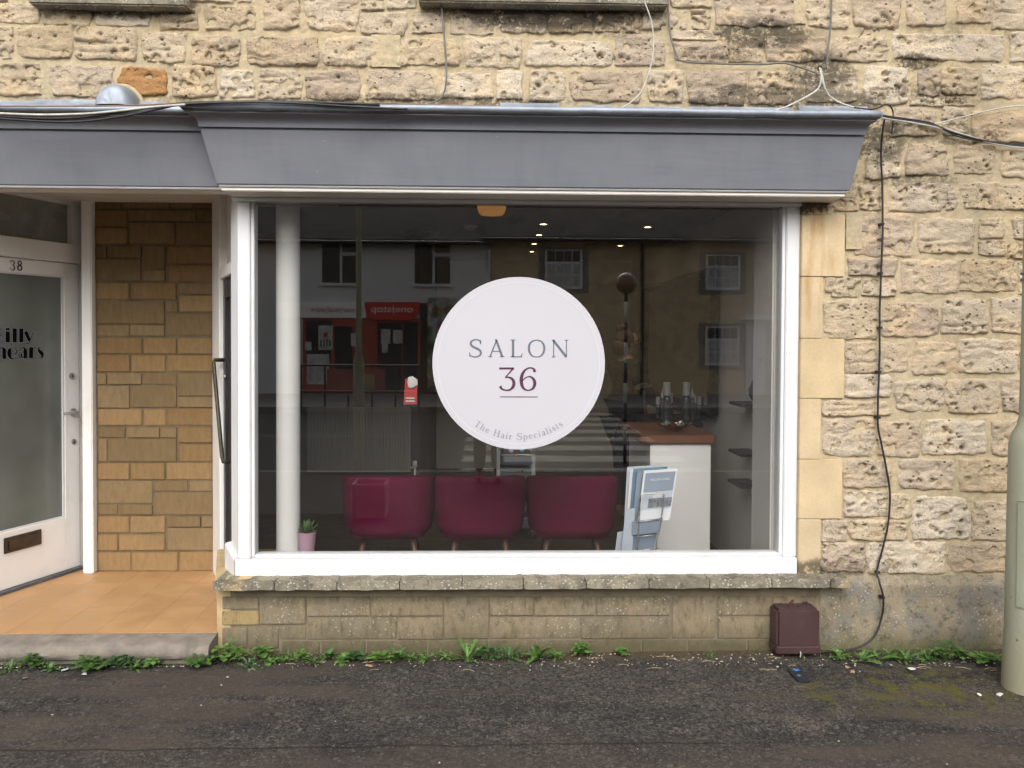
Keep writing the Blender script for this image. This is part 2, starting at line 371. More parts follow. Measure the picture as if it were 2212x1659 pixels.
m_step = simple('concrete_step', (.20,.172,.142), .92, .3, 9, 1.0, 90, dirt=((.115,.10,.082), 14, .9))
# paints, metals
def mat_fascia():
    s = N('blue_grey_paint'); p = s.pos()
    c = s.mix(s.map(s.noise(2.5, 5, vec=p), .35, .65, 0, 1), (.196,.204,.230), (.216,.224,.250))
    st = s.map(s.noise(9, 5, .6, vec=s.mapping((2.2, 1, .16), p)), .50, .72, 0, .17); c = s.mix(st, c, (.135,.142,.165))
    du = s.map(s.noise(16, 6, .7, vec=p), .62, .78, 0, .2); c = s.mix(du, c, (.30,.305,.32))
    ch = s.math('MULTIPLY', s.map(s.vor(24, vec=s.mapping((.35, 1, 1.6), p)), .07, .04, 0, 1), s.map(s.noise(1.3, 3, vec=p), .56, .64, 0, .6)); c = s.mix(ch, c, (.62,.62,.60))
    h = s.math('ADD', s.noise(3, 4, vec=s.mapping((.4,1,3), p)), s.math('MULTIPLY', s.noise(55, 3, vec=s.mapping((.15,1,1), p)), .12))
    return s.done(c, s.map(s.noise(5, 4, vec=p), .35, .65, .42, .62), s.bump(h, .25, .012))
m_fascia = mat_fascia()
m_white = simple('white_gloss_paint', (.70,.70,.705), .42, .04, 3, .14, 30, dirt=((.60,.585,.55), 4, .4))
m_colw = simple('column_paint', (.70,.69,.655), .5, .03, 3)
m_whitec = simple('white_porch_paint', (.87,.85,.82), .42, .04, 3, .08, 30, dirt=((.58,.53,.47), 4, .4))
m_soffit = simple('soffit_paint', (.74,.70,.64), .5, .06, 2, dirt=((.5,.45,.4), 3, .5))
m_lead = simple('weathered_lead', (.27,.30,.345), .55, .22, 7, .25, 40, metal=.35, dirt=((.46,.48,.52), 8, .7))
m_leaddk = simple('dark_lead_edge', (.10,.105,.115), .6, .25, 9, .2, 40, metal=.2, dirt=((.30,.31,.33), 11, .6))
m_ochre = simple('ochre_sealant', (.40,.27,.11), .8, .2, 14, .3, 60)
m_blackp = simple('black_cable_pvc', (.016,.016,.017), .5, .3, 20)
m_greyc = simple('grey_cable_pvc', (.14,.135,.13), .55, .25, 14)
m_whitec2 = simple('white_cable_pvc', (.50,.48,.43), .55, .2, 14, dirt=((.22,.20,.17), 12, .8))
m_brownc = simple('brown_cable_pvc', (.20,.12,.07), .55, .25, 14)
m_chrome = simple('brushed_steel', (.55,.54,.52), .3, .1, 12, metal=.9)
m_bronze = simple('aged_bronze', (.10,.075,.05), .42, .3, 12, metal=.7)
m_brass = simple('worn_brass_bar', (.045,.038,.020), .5, .4, 9, metal=.2)
m_dark = simple('dark_door_paint', (.030,.031,.035), .4, .1, 4)
m_black = simple('satin_black', (.012,.012,.013), .45, .2, 8)
def mat_glass(name, k=1.9, tint=.96, rough=0.0, base=0.0):
    s = N(name); t = s.t; t.nodes.remove(s.b)
    tr = s.n('ShaderNodeBsdfTransparent'); tr.inputs[0].default_value = (tint, tint, tint, 1)
    gl = s.n('ShaderNodeBsdfGlossy'); gl.inputs['Roughness'].default_value = rough; gl.inputs[0].default_value = (1,1,1,1)
    lw_ = s.n('ShaderNodeLayerWeight'); lw_.inputs[0].default_value = .5      # Schlick, the same from both sides
    f = s.math('ADD', s.math('MULTIPLY', s.math('POWER', lw_.outputs['Facing'], 5.0), .96), .04)
    f = s.math('ADD', s.math('MULTIPLY', f, k), base); f = s.math('MINIMUM', f, 1.0)
    mx = s.n('ShaderNodeMixShader'); t.links.new(f, mx.inputs[0]); t.links.new(tr.outputs[0], mx.inputs[1]); t.links.new(gl.outputs[0], mx.inputs[2])
    t.links.new(mx.outputs[0], s.out.inputs[0]); return s.m
m_glass = mat_glass('shop_window_glass', 3.9, .97)
def mat_frost():
    s = N('frosted_door_glass')
    c = s.mix(s.map(s.noise(1.3, 3), .4, .6, 0, 1), (.105,.115,.105), (.15,.165,.15))
    return s.done(c, .22, None, Specular_IOR_Level=.6)
m_frost = mat_frost()

# ================================================================== GROUND
g = MB()
YK = -5.55                                       # kerb of the near pavement
NX, NY = 150, 46
g.grid(NX, NY, lambda i, j: (-9+18*i, YK+(.75-YK)*j, .006*noise.noise(Vector((-9+18*i, 6*j, .3))*1.7)))
g.build('pavement', m_tar, smooth=True, kind='structure', label='dark weathered tarmac pavement in front of the shop')
MB().box(-40, YK-.14, -.16, 40, YK-.001, .002).build('kerb', m_step, kind='structure', bevel=.02)
b = MB(); b.quad((-80,-60,-.13), (80,-60,-.13), (80,YK-.12,-.13), (-80,YK-.12,-.13)); b.build('road', m_road, kind='structure')
b = MB(); b.quad((-80,-.2,-.016), (80,-.2,-.016), (80,60,-.016), (-80,60,-.016)); b.quad((-80,YK,-.02), (80,YK,-.02), (80,-.2,-.02), (-80,-.2,-.02)); b.build('ground', m_tar, kind='structure')
MB().box(-40, -19.6, -.2, 40, -14.9, -.01).build('far_pavement', m_pave, kind='structure', bevel=.02)
# ================================================================== STONE WALL
YW = .08
def nz(x, y, z): return noise.noise(Vector((x, y, z)))
def stone_mesh(x0, z0, x1, z1, Y, seed, pits=None, rough=1.0, flat=False):
    rg = random.Random(seed); w, h = x1-x0, z1-z0
    cs = .0075
    nx, ny = max(8, int(w/cs)), max(7, int(h/cs)); k = rg.uniform(.10, .34); ph = rg.uniform(0, 90)
    pl = []
    for _ in range(rg.choice([2, 3, 4, 6, 9, 13])):
        pl.append((rg.uniform(-.85,.85)*w/2, rg.uniform(-.75,.75)*h/2, rg.choice([.007,.009,.010,.012,.014,.019]), rg.uniform(.018,.035)))
    gro = [(rg.uniform(-.6,.6)*h/2, rg.uniform(.003,.008), rg.uniform(.004,.011), rg.uniform(-.08,.08)) for _ in range(rg.choice([0, 1, 1, 2, 3]))]
    pr = rg.uniform(.003, .011)
    sk = rg.uniform(-.05, .05); tp = rg.uniform(-.08, .08)
    cx, cz = (x0+x1)/2, (z0+z1)/2; vs = []; hl = []
    for j in range(ny+1):
        t = -1+2*j/ny
        for i in range(nx+1):
            s = -1+2*i/nx
            a = s*math.sqrt(1-k*t*t*.55); c = t*math.sqrt(1-k*s*s*.55)
            x = a*w/2*(1+tp*c); z = c*h/2*(1+tp*a) + sk*x*.3
            e = max(abs(s), abs(t))
            q = Vector((cx+x, ph, cz+z))
            ed = e**5
            x += ed*.015*nz((cx+x)*16, ph, (cz+z)*16) + ed*.007*nz((cx+x)*45, ph, (cz+z)*45)
            z += ed*.015*nz((cx+x)*16, ph+9, (cz+z)*16) + ed*.007*nz((cx+x)*45, ph+9, (cz+z)*45)
            dep = (1-e**18)**.5
            q1 = Vector(((cx+x)*10, ph, (cz+z)*15))
            n1 = noise.fractal(q1, 1.0, 2.1, 4); rdg = abs(noise.noise(q1*1.35+Vector((7,3,1))))-.22; rd2 = abs(noise.noise(q1*3.1))-.22
            y = Y+.026-(.026+pr)*dep - rough*(.009*n1 - .010*rdg - .004*rd2 + .003*nz((cx+x)*90, ph, (cz+z)*90))*dep
            hol = 0.
            for gz, gw, gd, gs in gro:
                dz = (z-gz-gs*x-.012*nz(x*14, ph, 3))/gw
                if abs(dz) < 2.5:
                    gg = math.exp(-dz*dz)*max(0, nz(x*6, ph, 8)+.45)*dep; y += gd*gg*1.4; hol = max(hol, min(.75, gg*.8))
            for px, pz, prr, pd in pl:
                d2 = ((x-px)**2+((z-pz)*1.25)**2)**.5/prr*(1+.5*nz(x*60, ph, z*60))
                if d2 < 1.5: kk = max(0, 1-d2/1.35)**.55; y += pd*kk; hol = max(hol, kk)
            hl.append(hol)
            vs.append((cx+x, y, cz+z))
    me = bpy.data.meshes.new('stone')
    me.from_pydata(vs, [], [(j*(nx+1)+i, j*(nx+1)+i+1, (j+1)*(nx+1)+i+1, (j+1)*(nx+1)+i) for j in range(ny) for i in range(nx)])
    me.polygons.foreach_set('use_smooth', [True]*len(me.polygons)); me.update()
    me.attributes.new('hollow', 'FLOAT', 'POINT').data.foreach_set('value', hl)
    return me
A0, A1, A2, A3, B3, C3 = (0,0), (900,0), (1800,0), (2840,0), (2840,700), (2840,1400)
STONES = [(A0, [(-60,25,315,195),(345,30,757,215),(775,50,1245,218),(1320,62,1645,245),(1690,48,2118,250),(1590,-110,2085,22),
  (-30,212,108,330),(-30,350,108,490),(145,208,605,486),(615,222,1140,494),(1180,272,1542,520),(1582,292,1992,550),
  (-60,512,338,795),(408,540,945,805),(1428,540,1796,806),(1826,575,2106,812),
  (-60,-190,60,12)]),
 (A1, [(195,-90,495,240),(540,-110,978,260),(1002,-110,1190,92),(1220,-110,1460,74),(995,98,1382,294),(1425,105,1700,280),(1742,112,2112,290),
  (48,296,656,546),(684,298,1225,548),(1300,312,1822,545),(1858,306,2340,562),(150,570,506,824),(544,580,992,834),(1044,580,1618,830),(1672,600,2096,815)]),
 (A2, [(152,108,550,275),(568,106,940,275),(952,108,1340,270),(1348,92,1545,245),(1568,82,1722,245),(1752,78,1908,250),(1950,-110,2330,220),(1585,-110,1915,68),
  (384,336,1098,550),(1112,286,1545,550),(1590,250,2020,338),(1600,346,2050,516),(134,586,348,825),(408,580,712,845),(748,585,1348,845),(1388,575,1688,856),(1722,585,2210,870)]),
 (A3, [(-70,585,306,872),(395,595,835,856),(884,550,1260,865),(1335,565,1518,795),(1526,555,1828,796),(1864,536,2280,815),
  (62,296,586,514),(-240,300,48,520),(618,296,1096,514),(1112,276,2060,505),(2092,266,2380,525),
  (-20,-60,346,222),(404,-60,772,230),(792,-60,1188,230),(1232,-60,1562,216),(1652,-60,1948,196),(1956,-60,2380,246),
  (858,238,1015,288),(1052,236,1146,290),(1112,895,1488,1136),(1532,886,1742,1120),(1768,914,2290,1186),(1255,808,1545,884),(1562,804,1815,880),
  (905,1176,1188,1488),(1232,1190,1582,1462),(1638,1195,1968,1446),(2024,1245,2380,1476)]),
 (B3, [(1085,-36,1658,205),(1690,-36,2290,196),(846,-10,1036,196),(575,90,830,206),(788,222,1300,575),(1332,256,1798,552),(1836,256,2046,432),(1832,446,2066,576),(2118,246,2380,446),(2078,460,2340,600),
  (748,596,1162,744),(1192,606,1672,886),(1682,602,2152,876),(2166,612,2380,900),(568,748,856,918),(862,762,1148,914),(552,932,1012,1268),(1028,958,1518,1248),(1526,928,1918,1222),(1942,916,2380,1226),
  (730,1286,1258,1548),(1292,1286,1672,1564),(1680,1262,2166,1550),(2176,1262,2400,1560)]),
 (C3, [(728,8,1118,200),(1140,48,1556,324),(1566,42,2018,340),(2026,32,2380,336),(536,222,1112,356),(540,372,982,696),(988,388,1358,700),(1378,382,1902,676),(1938,382,2380,696),
  (716,712,1105,952),(1170,706,1648,966),(1672,698,2380,986),(716,974,1090,1196),(1096,998,1276,1206),(1284,1016,1762,1384),(1782,1056,2380,1386),(534,1214,740,1402),(748,1218,1250,1386),
  (534,1398,896,1652),(904,1392,1566,1664),(1576,1406,2400,1654)])]
wall = MB()
zt = 3.62
def wall_grid(x0, x1, z0, z1, cs=.014):
    nx, ny = int((x1-x0)/cs), int((z1-z0)/cs)
    def fn(i, j):
        x, z = x0+(x1-x0)*i, z0+(z1-z0)*j
        return (x, YW+.0065-.006*noise.fractal(Vector((x*7, 3.3, z*9)), 1, 2, 3)-.003*nz(x*40, 1, z*40), z)
    wall.grid(nx, ny, fn)
zc = P(1100, 205, YW).z                           # top of the shopfront's lead
xj = P(1727, 800, YW).x                           # right edge of the window frame
zf = P(1900, 420, YW).z
wall_grid(-4.0, 4.4, 2.55, zt, .016)
wall_grid(xj+.02, 4.4, .2, 2.57, .016)
wall.box(-4.01, YW+.02, zt-.01, 4.41, YW+.4, 6.8)
wall.box(4.39, YW+.02, -.1, 9, YW+.4, 6.8); wall.box(-9, YW+.02, 2.56, -3.99, YW+.4, 6.8)
wall.box(xj+.01, YW+.03, -.1, 4.4, YW+.45, zt); wall.box(-4.0, YW+.03, 2.6, 4.4, YW+.4, zt)
stone_wall = wall.build('stone_wall', m_mortar, smooth=False, label='cream rubble limestone wall above and to the right of the shopfront', cat='wall')
sid = 0
for (ox, oy), lst in STONES:
    for x0, y0, x1, y1 in lst:
        sid += 1
        ua, va = cv(ox, oy, x0, y0); ub, vb = cv(ox, oy, x1, y1)
        a = P(ua, va, YW); b = P(ub, vb, YW); c = P(ub, va, YW); d = P(ua, vb, YW)
        gx, gz_ = .007, .005
        me = stone_mesh((a.x+d.x)/2-gx, (b.z+d.z)/2-gz_, (b.x+c.x)/2+gx, (a.z+c.z)/2+gz_, YW, sid)
        link('stone', me, m_stone, stone_wall)
rg_ = random.Random(77)                           # courses going on past the edges of the photograph
for xs, xe, za, zb_ in ((3.05, 4.38, .50, 3.58), (-3.98, -2.70, 2.93, 3.58)):
    z = za
    while z < zb_-.06:
        h_ = rg_.uniform(.12, .17); x = xs+rg_.uniform(0, .06)
        while x < xe-.08:
            w_ = min(rg_.uniform(.14, .34), xe-x); sid += 1
            link('stone', stone_mesh(x, z, x+w_, min(z+h_, zb_), YW, sid), m_stone, stone_wall); x += w_+.02
        z += h_+.018
ua, va = cv(0, 0, 962, 540); ub, vb = cv(0, 0, 1398, 805); a = P(ua, va, YW); b = P(ub, vb, YW)
o = link('stone', stone_mesh(a.x, b.z, b.x, a.z, YW, 900), m_rust, stone_wall); o['label'] = 'rust brown stone in the bottom course'
# dressed quoin blocks beside the window
for (ox, oy), (x0, y0, x1, y1) in [(B3,(352,70,548,230)),(B3,(350,233,728,745)),(B3,(346,748,545,1258)),(B3,(342,1261,722,1757)),(C3,(336,211,528,714)),(C3,(334,717,706,1209)),(C3,(330,1212,526,1690))]:
    ua, va = cv(ox, oy, x0, y0); ub, vb = cv(ox, oy, x1, y1)
    a = P(ua, va, YW-.015); b = P(ub, vb, YW-.015); c = P(ub, va, YW-.015)
    m = MB().box(xj+.002, YW-.007+random.uniform(-.002,.002), b.z, b.x, YW+.06, (a.z+c.z)/2)
    m.build('quoin_block', m_ashlar, stone_wall, bevel=.0025)
# stone sills of the two upstairs windows
for u0, u1, v in ((62, 402, 10), (904, 1444, 7)):
    a = P(u0, v, 0.0); b = P(u1, v+2, 0.0)
    MB().box(a.x, -.005, (a.z+b.z)/2, b.x, YW+.05, a.z+.16).build('upper_window_sill', m_sill, stone_wall, bevel=.008)
# flush pointing patches by the quoins
for (ox, oy), (x0, y0, x1, y1) in [(B3,(735,215,860,520)), (B3,(560,20,820,92)), (A3,(300,0,400,200)), (A1,(1090,290,1330,560))]:
    ua, va = cv(ox, oy, x0, y0); ub, vb = cv(ox, oy, x1, y1); a = P(ua, va, YW); b = P(ub, vb, YW); sd_ = ox+x0
    m = MB(); m.grid(16, 20, lambda i, j: (a.x+(b.x-a.x)*i+.006*nz(j*6, sd_, 1)*(1 if i in (0,1) else 0), YW-.006-.004*math.sin(math.pi*i)-.003*nz(i*5+sd_, 2, j*6), b.z+(a.z-b.z)*j))
    m.build('pointing_patch', m_mortar, stone_wall, smooth=True)
# rendered plinth at the right
zp = P(2000, 1262, .03).z; zp2 = P(2000, 1243, YW-.005).z; xp = P(1772, 1350, .03).x
m = MB(); NXP = 70
def plf(i, j):
    x = xp+(4.4-xp)*i
    if j > .88: k = (j-.88)/.12; y = .03+(YW-.0-.03)*k; z = zp+(zp2-zp)*k
    else: y = .03; z = -.05+(zp+.05)*j/.88
    return (x, y-.006*noise.fractal(Vector((x*3, 5, z*4)), 1, 2, 3)-.002*nz(x*30, 2, z*30), z)
m.grid(NXP, 26, plf)
m.build('plinth', m_render, stone_wall, smooth=True)
# ================================================================== LOW BLOCK WALL UNDER THE WINDOW
YL = .03
lw = MB()
xl0, xl1 = P(470, 1340, YL).x, xp+.01
zs = .405                                        # underside of the stone sill
lw.box(xl0+.006, YL+.007, -.05, xl1, YL+.28, zs-.002)
low_wall = lw.build('low_block_wall', m_jointl, label='low stained block wall under the shop window', cat='wall')
D0, D1, D2, D3 = (0,2050), (900,2050), (1800,2050), (2840,2050)
LOW = [(D0,[(1840,415,2148,522,0),(1840,532,2148,652,1),(1840,672,2052,848,0)]),
 (D1,[(160,415,546,645,0),(552,415,1080,578,0),(1086,415,1686,578,0),(556,590,1298,772,0),(1306,590,1686,772,0),(1692,415,2064,768,0),(66,666,322,850,0),(330,666,550,774,0),
  (345,786,662,960,0),(674,786,1040,960,0),(1050,786,1552,960,0),(1560,782,2058,960,0),(68,860,336,975,0),(-150,860,60,975,0)]),
 (D2,[(80,410,446,574,0),(452,410,960,574,0),(966,410,1574,574,0),(80,588,832,764,0),(838,588,1578,764,0),(1594,410,1952,764,0),(1968,410,2420,574,0),(1972,586,2420,764,0),
  (74,780,404,960,0),(410,780,822,960,0),(832,780,1334,960,0),(1346,776,1712,960,0),(1726,776,2210,960,0)]),
 (D3,[(-80,776,240,960,0),(126,410,515,574,0),(126,586,515,764,0),(250,776,515,960,0)])]
for (ox, oy), lst in LOW:
    for x0, y0, x1, y1, yl in lst:
        ua, va = cv(ox, oy, x0, y0); ub, vb = cv(ox, oy, x1, y1)
        a = P(ua, va, YL); b = P(ub, vb, YL); c = P(ub, va, YL)
        z1 = min((a.z+c.z)/2, zs-.003)
        jt = random.uniform(-.003, .003)
        m = MB().box(a.x+.0008, YL+jt, max(b.z, -.05)+.002, b.x-.0008, YL+.05, z1-.0005)
        m.build('block', m_lowy if yl else m_low, low_wall, bevel=.004)
# return of the plinth going back along the porch
pl_f = P(470, 1340, YL); pl_b = Vector((P(443, 1217, .31).x-.0, .36, 0))
m = MB(); m.hexa([(xl0-.005,YL+.002,-.05),(xl0+.25,YL+.02,-.05),(xl0+.25,.62,-.05),(pl_b.x+.035,.62,-.05),(xl0-.005,YL+.002,zs-.004),(xl0+.25,YL+.02,zs-.004),(xl0+.25,.62,zs-.004),(pl_b.x+.035,.62,zs-.004)])
m.build('return_block', m_tan, low_wall, bevel=.006)
# stone sill in slabs
JU = [457, 591.3, 727.5, 862.7, 998, 1131, 1266.6, 1402.8, 1534.3, 1668.5, 1796, 1838]
YS = -.055; zst = P(1100, 1264, YS).z; 
sill = thing('stone_sill', (0, 0, zs), 'lichened grey stone sill in worn slabs below the white window', 'sill')
for i in range(len(JU)-1):
    xa, xb = P(JU[i], 1275, YS).x+.0025, P(JU[i+1], 1275, YS).x-.0025
    n = 14; rg = random.Random(50+i); last = i == len(JU)-2
    prof = [(YW+.10, zst+.012), (.06, zst+.008), (YS+.035, zst+.004), (YS+.012, zst-.006), (YS, zst-.022), (YS+.002, zs+.012), (YS+.012, zs), (YW+.10, zs)]
    vs = []; fs = []; m_ = len(prof)
    for k in range(n+1):
        x = xa+(xb-xa)*k/n; e = (1 if 0 < k < n else .6)
        for q, (y, z) in enumerate(prof):
            dy = .010*nz(x*9, q, 2+i)+.006*nz(x*30, q*.7, 5); dz = .005*nz(x*12, q, 9)
            if q in (5, 6): dz += max(0, .016*nz(x*13, 1, 4+i)); dy *= 1.3
            if q in (0, 7): dy = dz = 0
            if q in (3, 4, 5) and (k in (0, n)): dy += .008
            vs.append((x, y+dy, z+dz))
    for k in range(n):
        for q in range(m_): fs.append((k*m_+q, (k+1)*m_+q, (k+1)*m_+(q+1)%m_, k*m_+(q+1)%m_))
    fs += [tuple(range(m_))[::-1], tuple(range(n*m_, n*m_+m_))]
    MB().add(vs, fs).build('sill_slab', m_sill, sill, autosmooth=50)
a0 = P(457, 1275, YS).x
m = MB(); m.hexa([(a0+.01,YS+.07,zs),(a0+.30,YS+.09,zs),(a0+.30,.64,zs),(pl_b.x-.03,.64,zs),(a0-.004,YS+.05,zst+.003),(a0+.30,YS+.07,zst+.003),(a0+.30,.64,zst+.003),(pl_b.x-.045,.64,zst+.003)])
m.build('return_slab', m_tan, sill, bevel=.01, label='cleaner tan slab turning into the porch')

# ================================================================== SHOPFRONT WITH THE BIG WINDOW
shop = thing('shopfront', (0, 0, 2.0), 'white framed shop window under a blue grey fascia', 'shopfront')
YB = -.13
XL, XR = P(468, 398, YB).x, P(1836, 411, YB).x
zF0 = (P(468, 398, YB).z+P(1836, 411, YB).z)/2
zF1 = (P(432, 282, YB-.085).z+P(1868, 293, YB-.085).z)/2
zF2 = (P(400, 236, YB-.17).z+P(1912, 250, YB-.17).z)/2
KL, KR = (XL-P(432, 282, YB-.085).x)/.085, (P(1868, 293, YB-.085).x-XR)/.085
def canted(prof, xl, xr, yb, yback):             # mitred band: prof = (outset, z)
    m = MB(); k = len(prof); vs = []
    for o, z in prof: vs += [(xl-o*KL, yback, z), (xl-o*KL, yb-o, z), (xr+o*KR, yb-o, z), (xr+o*KR, yback, z)]
    fs = []
    for i in range(k-1):
        for j in range(3): fs.append((i*4+j, i*4+j+1, (i+1)*4+j+1, (i+1)*4+j))
    fs += [(0,3,2,1), ((k-1)*4, (k-1)*4+1, (k-1)*4+2, (k-1)*4+3)]
    return m.add(vs, fs)
def curve_prof(o0, z0, o1, z1, n=8):             # hollow (cavetto) profile
    return [(o0+(o1-o0)*(1-math.cos(math.pi/2*i/n)), z0+(z1-z0)*math.sin(math.pi/2*i/n)) for i in range(n+1)]
dz = zF2-zF1
def facade(xl, xr, yb, par, lab=None):
    canted([(0, zF0), (.085, zF1)], xl, xr, yb, YW+.02).build('fascia', m_fascia, par, bevel=.003, label=lab)
    canted([(.072, zF1+.0005), (.075, zF1+.010)], xl, xr, yb, YW+.02).build('shadow_groove', m_fascia, par)
    pr = [(.092, zF1+.0105)]+curve_prof(.094, zF1+.018, .150, zF1+dz*.80)+[(.158, zF1+dz*.80), (.160, zF1+dz*.9), (.168, zF1+dz*.9), (.170, zF2)]
    return canted(pr, xl, xr, yb, YW+.02).build('cornice', m_fascia, par, autosmooth=35)
facade(XL, XR, YB, shop)
# lead covering with its rounded drip
def lead_roll(xl, xr, yb, par, ends=True):
    o = .172; zz = zF2+.012; m = MB()
    pts = []
    for k in range(61):
        x = (xl-o*KL)+(xr-xl+o*KL+o*KR)*k/60
        pts.append((x, yb-o+.004*nz(x*3, 1, 1), zz+.004*nz(x*2.3, 4, 2)+.002*nz(x*9, 4, 2)))
    m.tube(pts, .0165, 10)
    if ends: m.tube([(xr+o*KR, yb-o, zz), (xr+o*KR, YW, zz)], .0165, 10); m.tube([(xl-o*KL, yb-o, zz), (xl-o*KL, YW, zz)], .0165, 10)
    r = m.build('lead_roll', m_lead, par, smooth=True)
    q = MB(); q.tube([(x, y+.004, z-.015) for x, y, z in pts], .007, 6); q.build('lead_drip', m_leaddk, r, smooth=True)
    q = MB(); xa_, xb_ = xl-o*KL, xr+o*KR; q.hexa([(xa_,yb-o,zF2+.001),(xb_,yb-o,zF2+.001),(xb_,YW,zF2+.001),(xa_,YW,zF2+.001),(xa_,yb-o,zF2+.014),(xb_,yb-o,zF2+.014),(xb_,YW,zF2+.05),(xa_,YW,zF2+.05)])
    q.build('lead_cover', m_lead, par)
lead_roll(XL, XR, YB, shop)
# soffit mouldings under the fascia
XFL, XFR = P(513, 800, .10).x, P(1725, 800, .10).x
m = MB(); m.box(XL+.004, YB+.006, zF0-.010, XR-.004, YW+.14, zF0-.001); m.build('fascia_bead', m_white, shop, bevel=.004)
m = MB(); m.box(XL+.015, YB+.02, zF0-.030, XR-.015, YW+.13, zF0-.0105); m.build('soffit', m_soffit, shop, bevel=.004)
zG1 = (P(551, 438, .13).z+P(1688, 444, .13).z)/2; zG0 = (P(551, 1196, .13).z+P(1681, 1194, .13).z)/2
XG0, XG1 = P(551, 800, .13).x, P(1685, 800, .13).x
zR0 = (P(513, 1252, .085).z+P(1718, 1246, .085).z)/2; zR1 = P(1100, 1207, .085).z
# frame: head, jambs, bottom rail; each with an inner bead round the glass
MB().box(XFL-.03, .088, zG1+.018, XFR, .20, zF0-.0305).build('frame_head', m_white, shop, bevel=.005)
MB().box(XFL-.02, .075, zF0-.052, XFR, .0875, zF0-.0307).build('head_moulding', m_white, shop, bevel=.004)
MB().box(XFL, .10, zR1, XG0-.018, .20, zG1+.0175).build('jamb', m_white, shop, bevel=.005)
MB().box(XG1+.018, .10, zR1, XFR, .20, zG1+.0175).build('jamb', m_white, shop, bevel=.005)
MB().box(XFL-.012, .080, zR0, XFR+.001, .21, zR1-.0005).build('bottom_rail', m_white, shop, bevel=.006)
for bb in ((XG0-.0178, .115, zG0-.012, XG0, .19, zG1+.012), (XG1, .115, zG0-.012, XG1+.0178, .19, zG1+.012), (XG0, .114, zG0-.0135, XG1, .19, zG0), (XG0, .114, zG1, XG1, .19, zG1+.0135)):
    MB().box(*bb).build('glazing_bead', m_white, shop, bevel=.003)
MB().box(XG0-.0178, .105, zR1, XG1+.0178, .195, zG0-.014).build('inner_sill_rail', m_white, shop, bevel=.003)
b = MB(); b.quad((XG0-.004, YG, zG0-.004), (XG1+.004, YG, zG0-.004), (XG1+.004, YG, zG1+.004), (XG0-.004, YG, zG1+.004)); b.build('window_pane', m_glass, shop)
# left return of the bay: corner post and angled side to the salon door
xr0 = P(497, 800, .16).x
m = MB(); zk = zF0-.031; xk = P(499, 800, .22).x; m.hexa([(xk,.22,zR0+.002),(XFL-.0008,.105,zR0+.002),(XFL-.0008,.205,zR0+.002),(xk+.03,.26,zR0+.002),(xk,.22,zk),(XFL-.0008,.105,zk),(XFL-.0008,.205,zk),(xk+.03,.26,zk)])
m.build('corner_post', m_white, shop, bevel=.004)
m = MB(); x2 = P(488, 1190, .22).x; zr_ = P(488, 1172, .2).z
m.hexa([(x2-.012,.235,zst+.004),(XFL-.0125,.075,zst+.004),(XFL-.0125,.17,zst+.004),(x2+.05,.30,zst+.004),(x2-.012,.235,zr_-.01),(XFL-.0125,.076,zR1-.001),(XFL-.0125,.17,zR1+.0),(x2+.05,.30,zr_)])
m.build('corner_plinth', m_white, shop, bevel=.004)
# ---- the round sign on the glass
YD = .132
sign = thing('round_window_sign', tuple(P(1121, 971, YD)), 'large round pale lilac sign on the window reading SALON 36', 'sign')
m_disc = simple('lilac_vinyl', (.495,.482,.515), .5, .015, 2); m_slate = simple('slate_grey_vinyl', (.125,.14,.17), .5, .03)
m_plum = simple('plum_vinyl', (.075,.016,.042), .5, .03); m_ltgrey = simple('light_grey_vinyl', (.25,.26,.295), .5, .03); m_ring = simple('pale_ring_vinyl', (.68,.66,.70), .45, .01)
cu, cv_, rr = 1121.0, 785.0, 186.6
b = MB(); n = 128; c0 = P(cu, cv_, YD); rx = rr/FPX*(YD-CAM.y)*1.0
ring = [Vector((c0.x+rx*math.cos(2*math.pi*i/n), YD, c0.z+rx*math.sin(2*math.pi*i/n))) for i in range(n)]
b.slab(ring[::1], (0, .004, 0)); b.build('disc', m_disc, sign)
b = MB(); r1, r2 = rx*.936, rx*.940; vs = []; 
for i in range(n):
    a_ = 2*math.pi*i/n
    vs += [(c0.x+r1*math.cos(a_), YD-.0012, c0.z+r1*math.sin(a_)), (c0.x+r2*math.cos(a_), YD-.0012, c0.z+r2*math.sin(a_))]
b.add(vs, [(2*i, 2*i+1, (2*i+3) % (2*n), (2*i+2) % (2*n)) for i in range(n)]); b.build('ring_line', m_ring, sign)
K = rx/rr                                        # metres per photo pixel on the sign
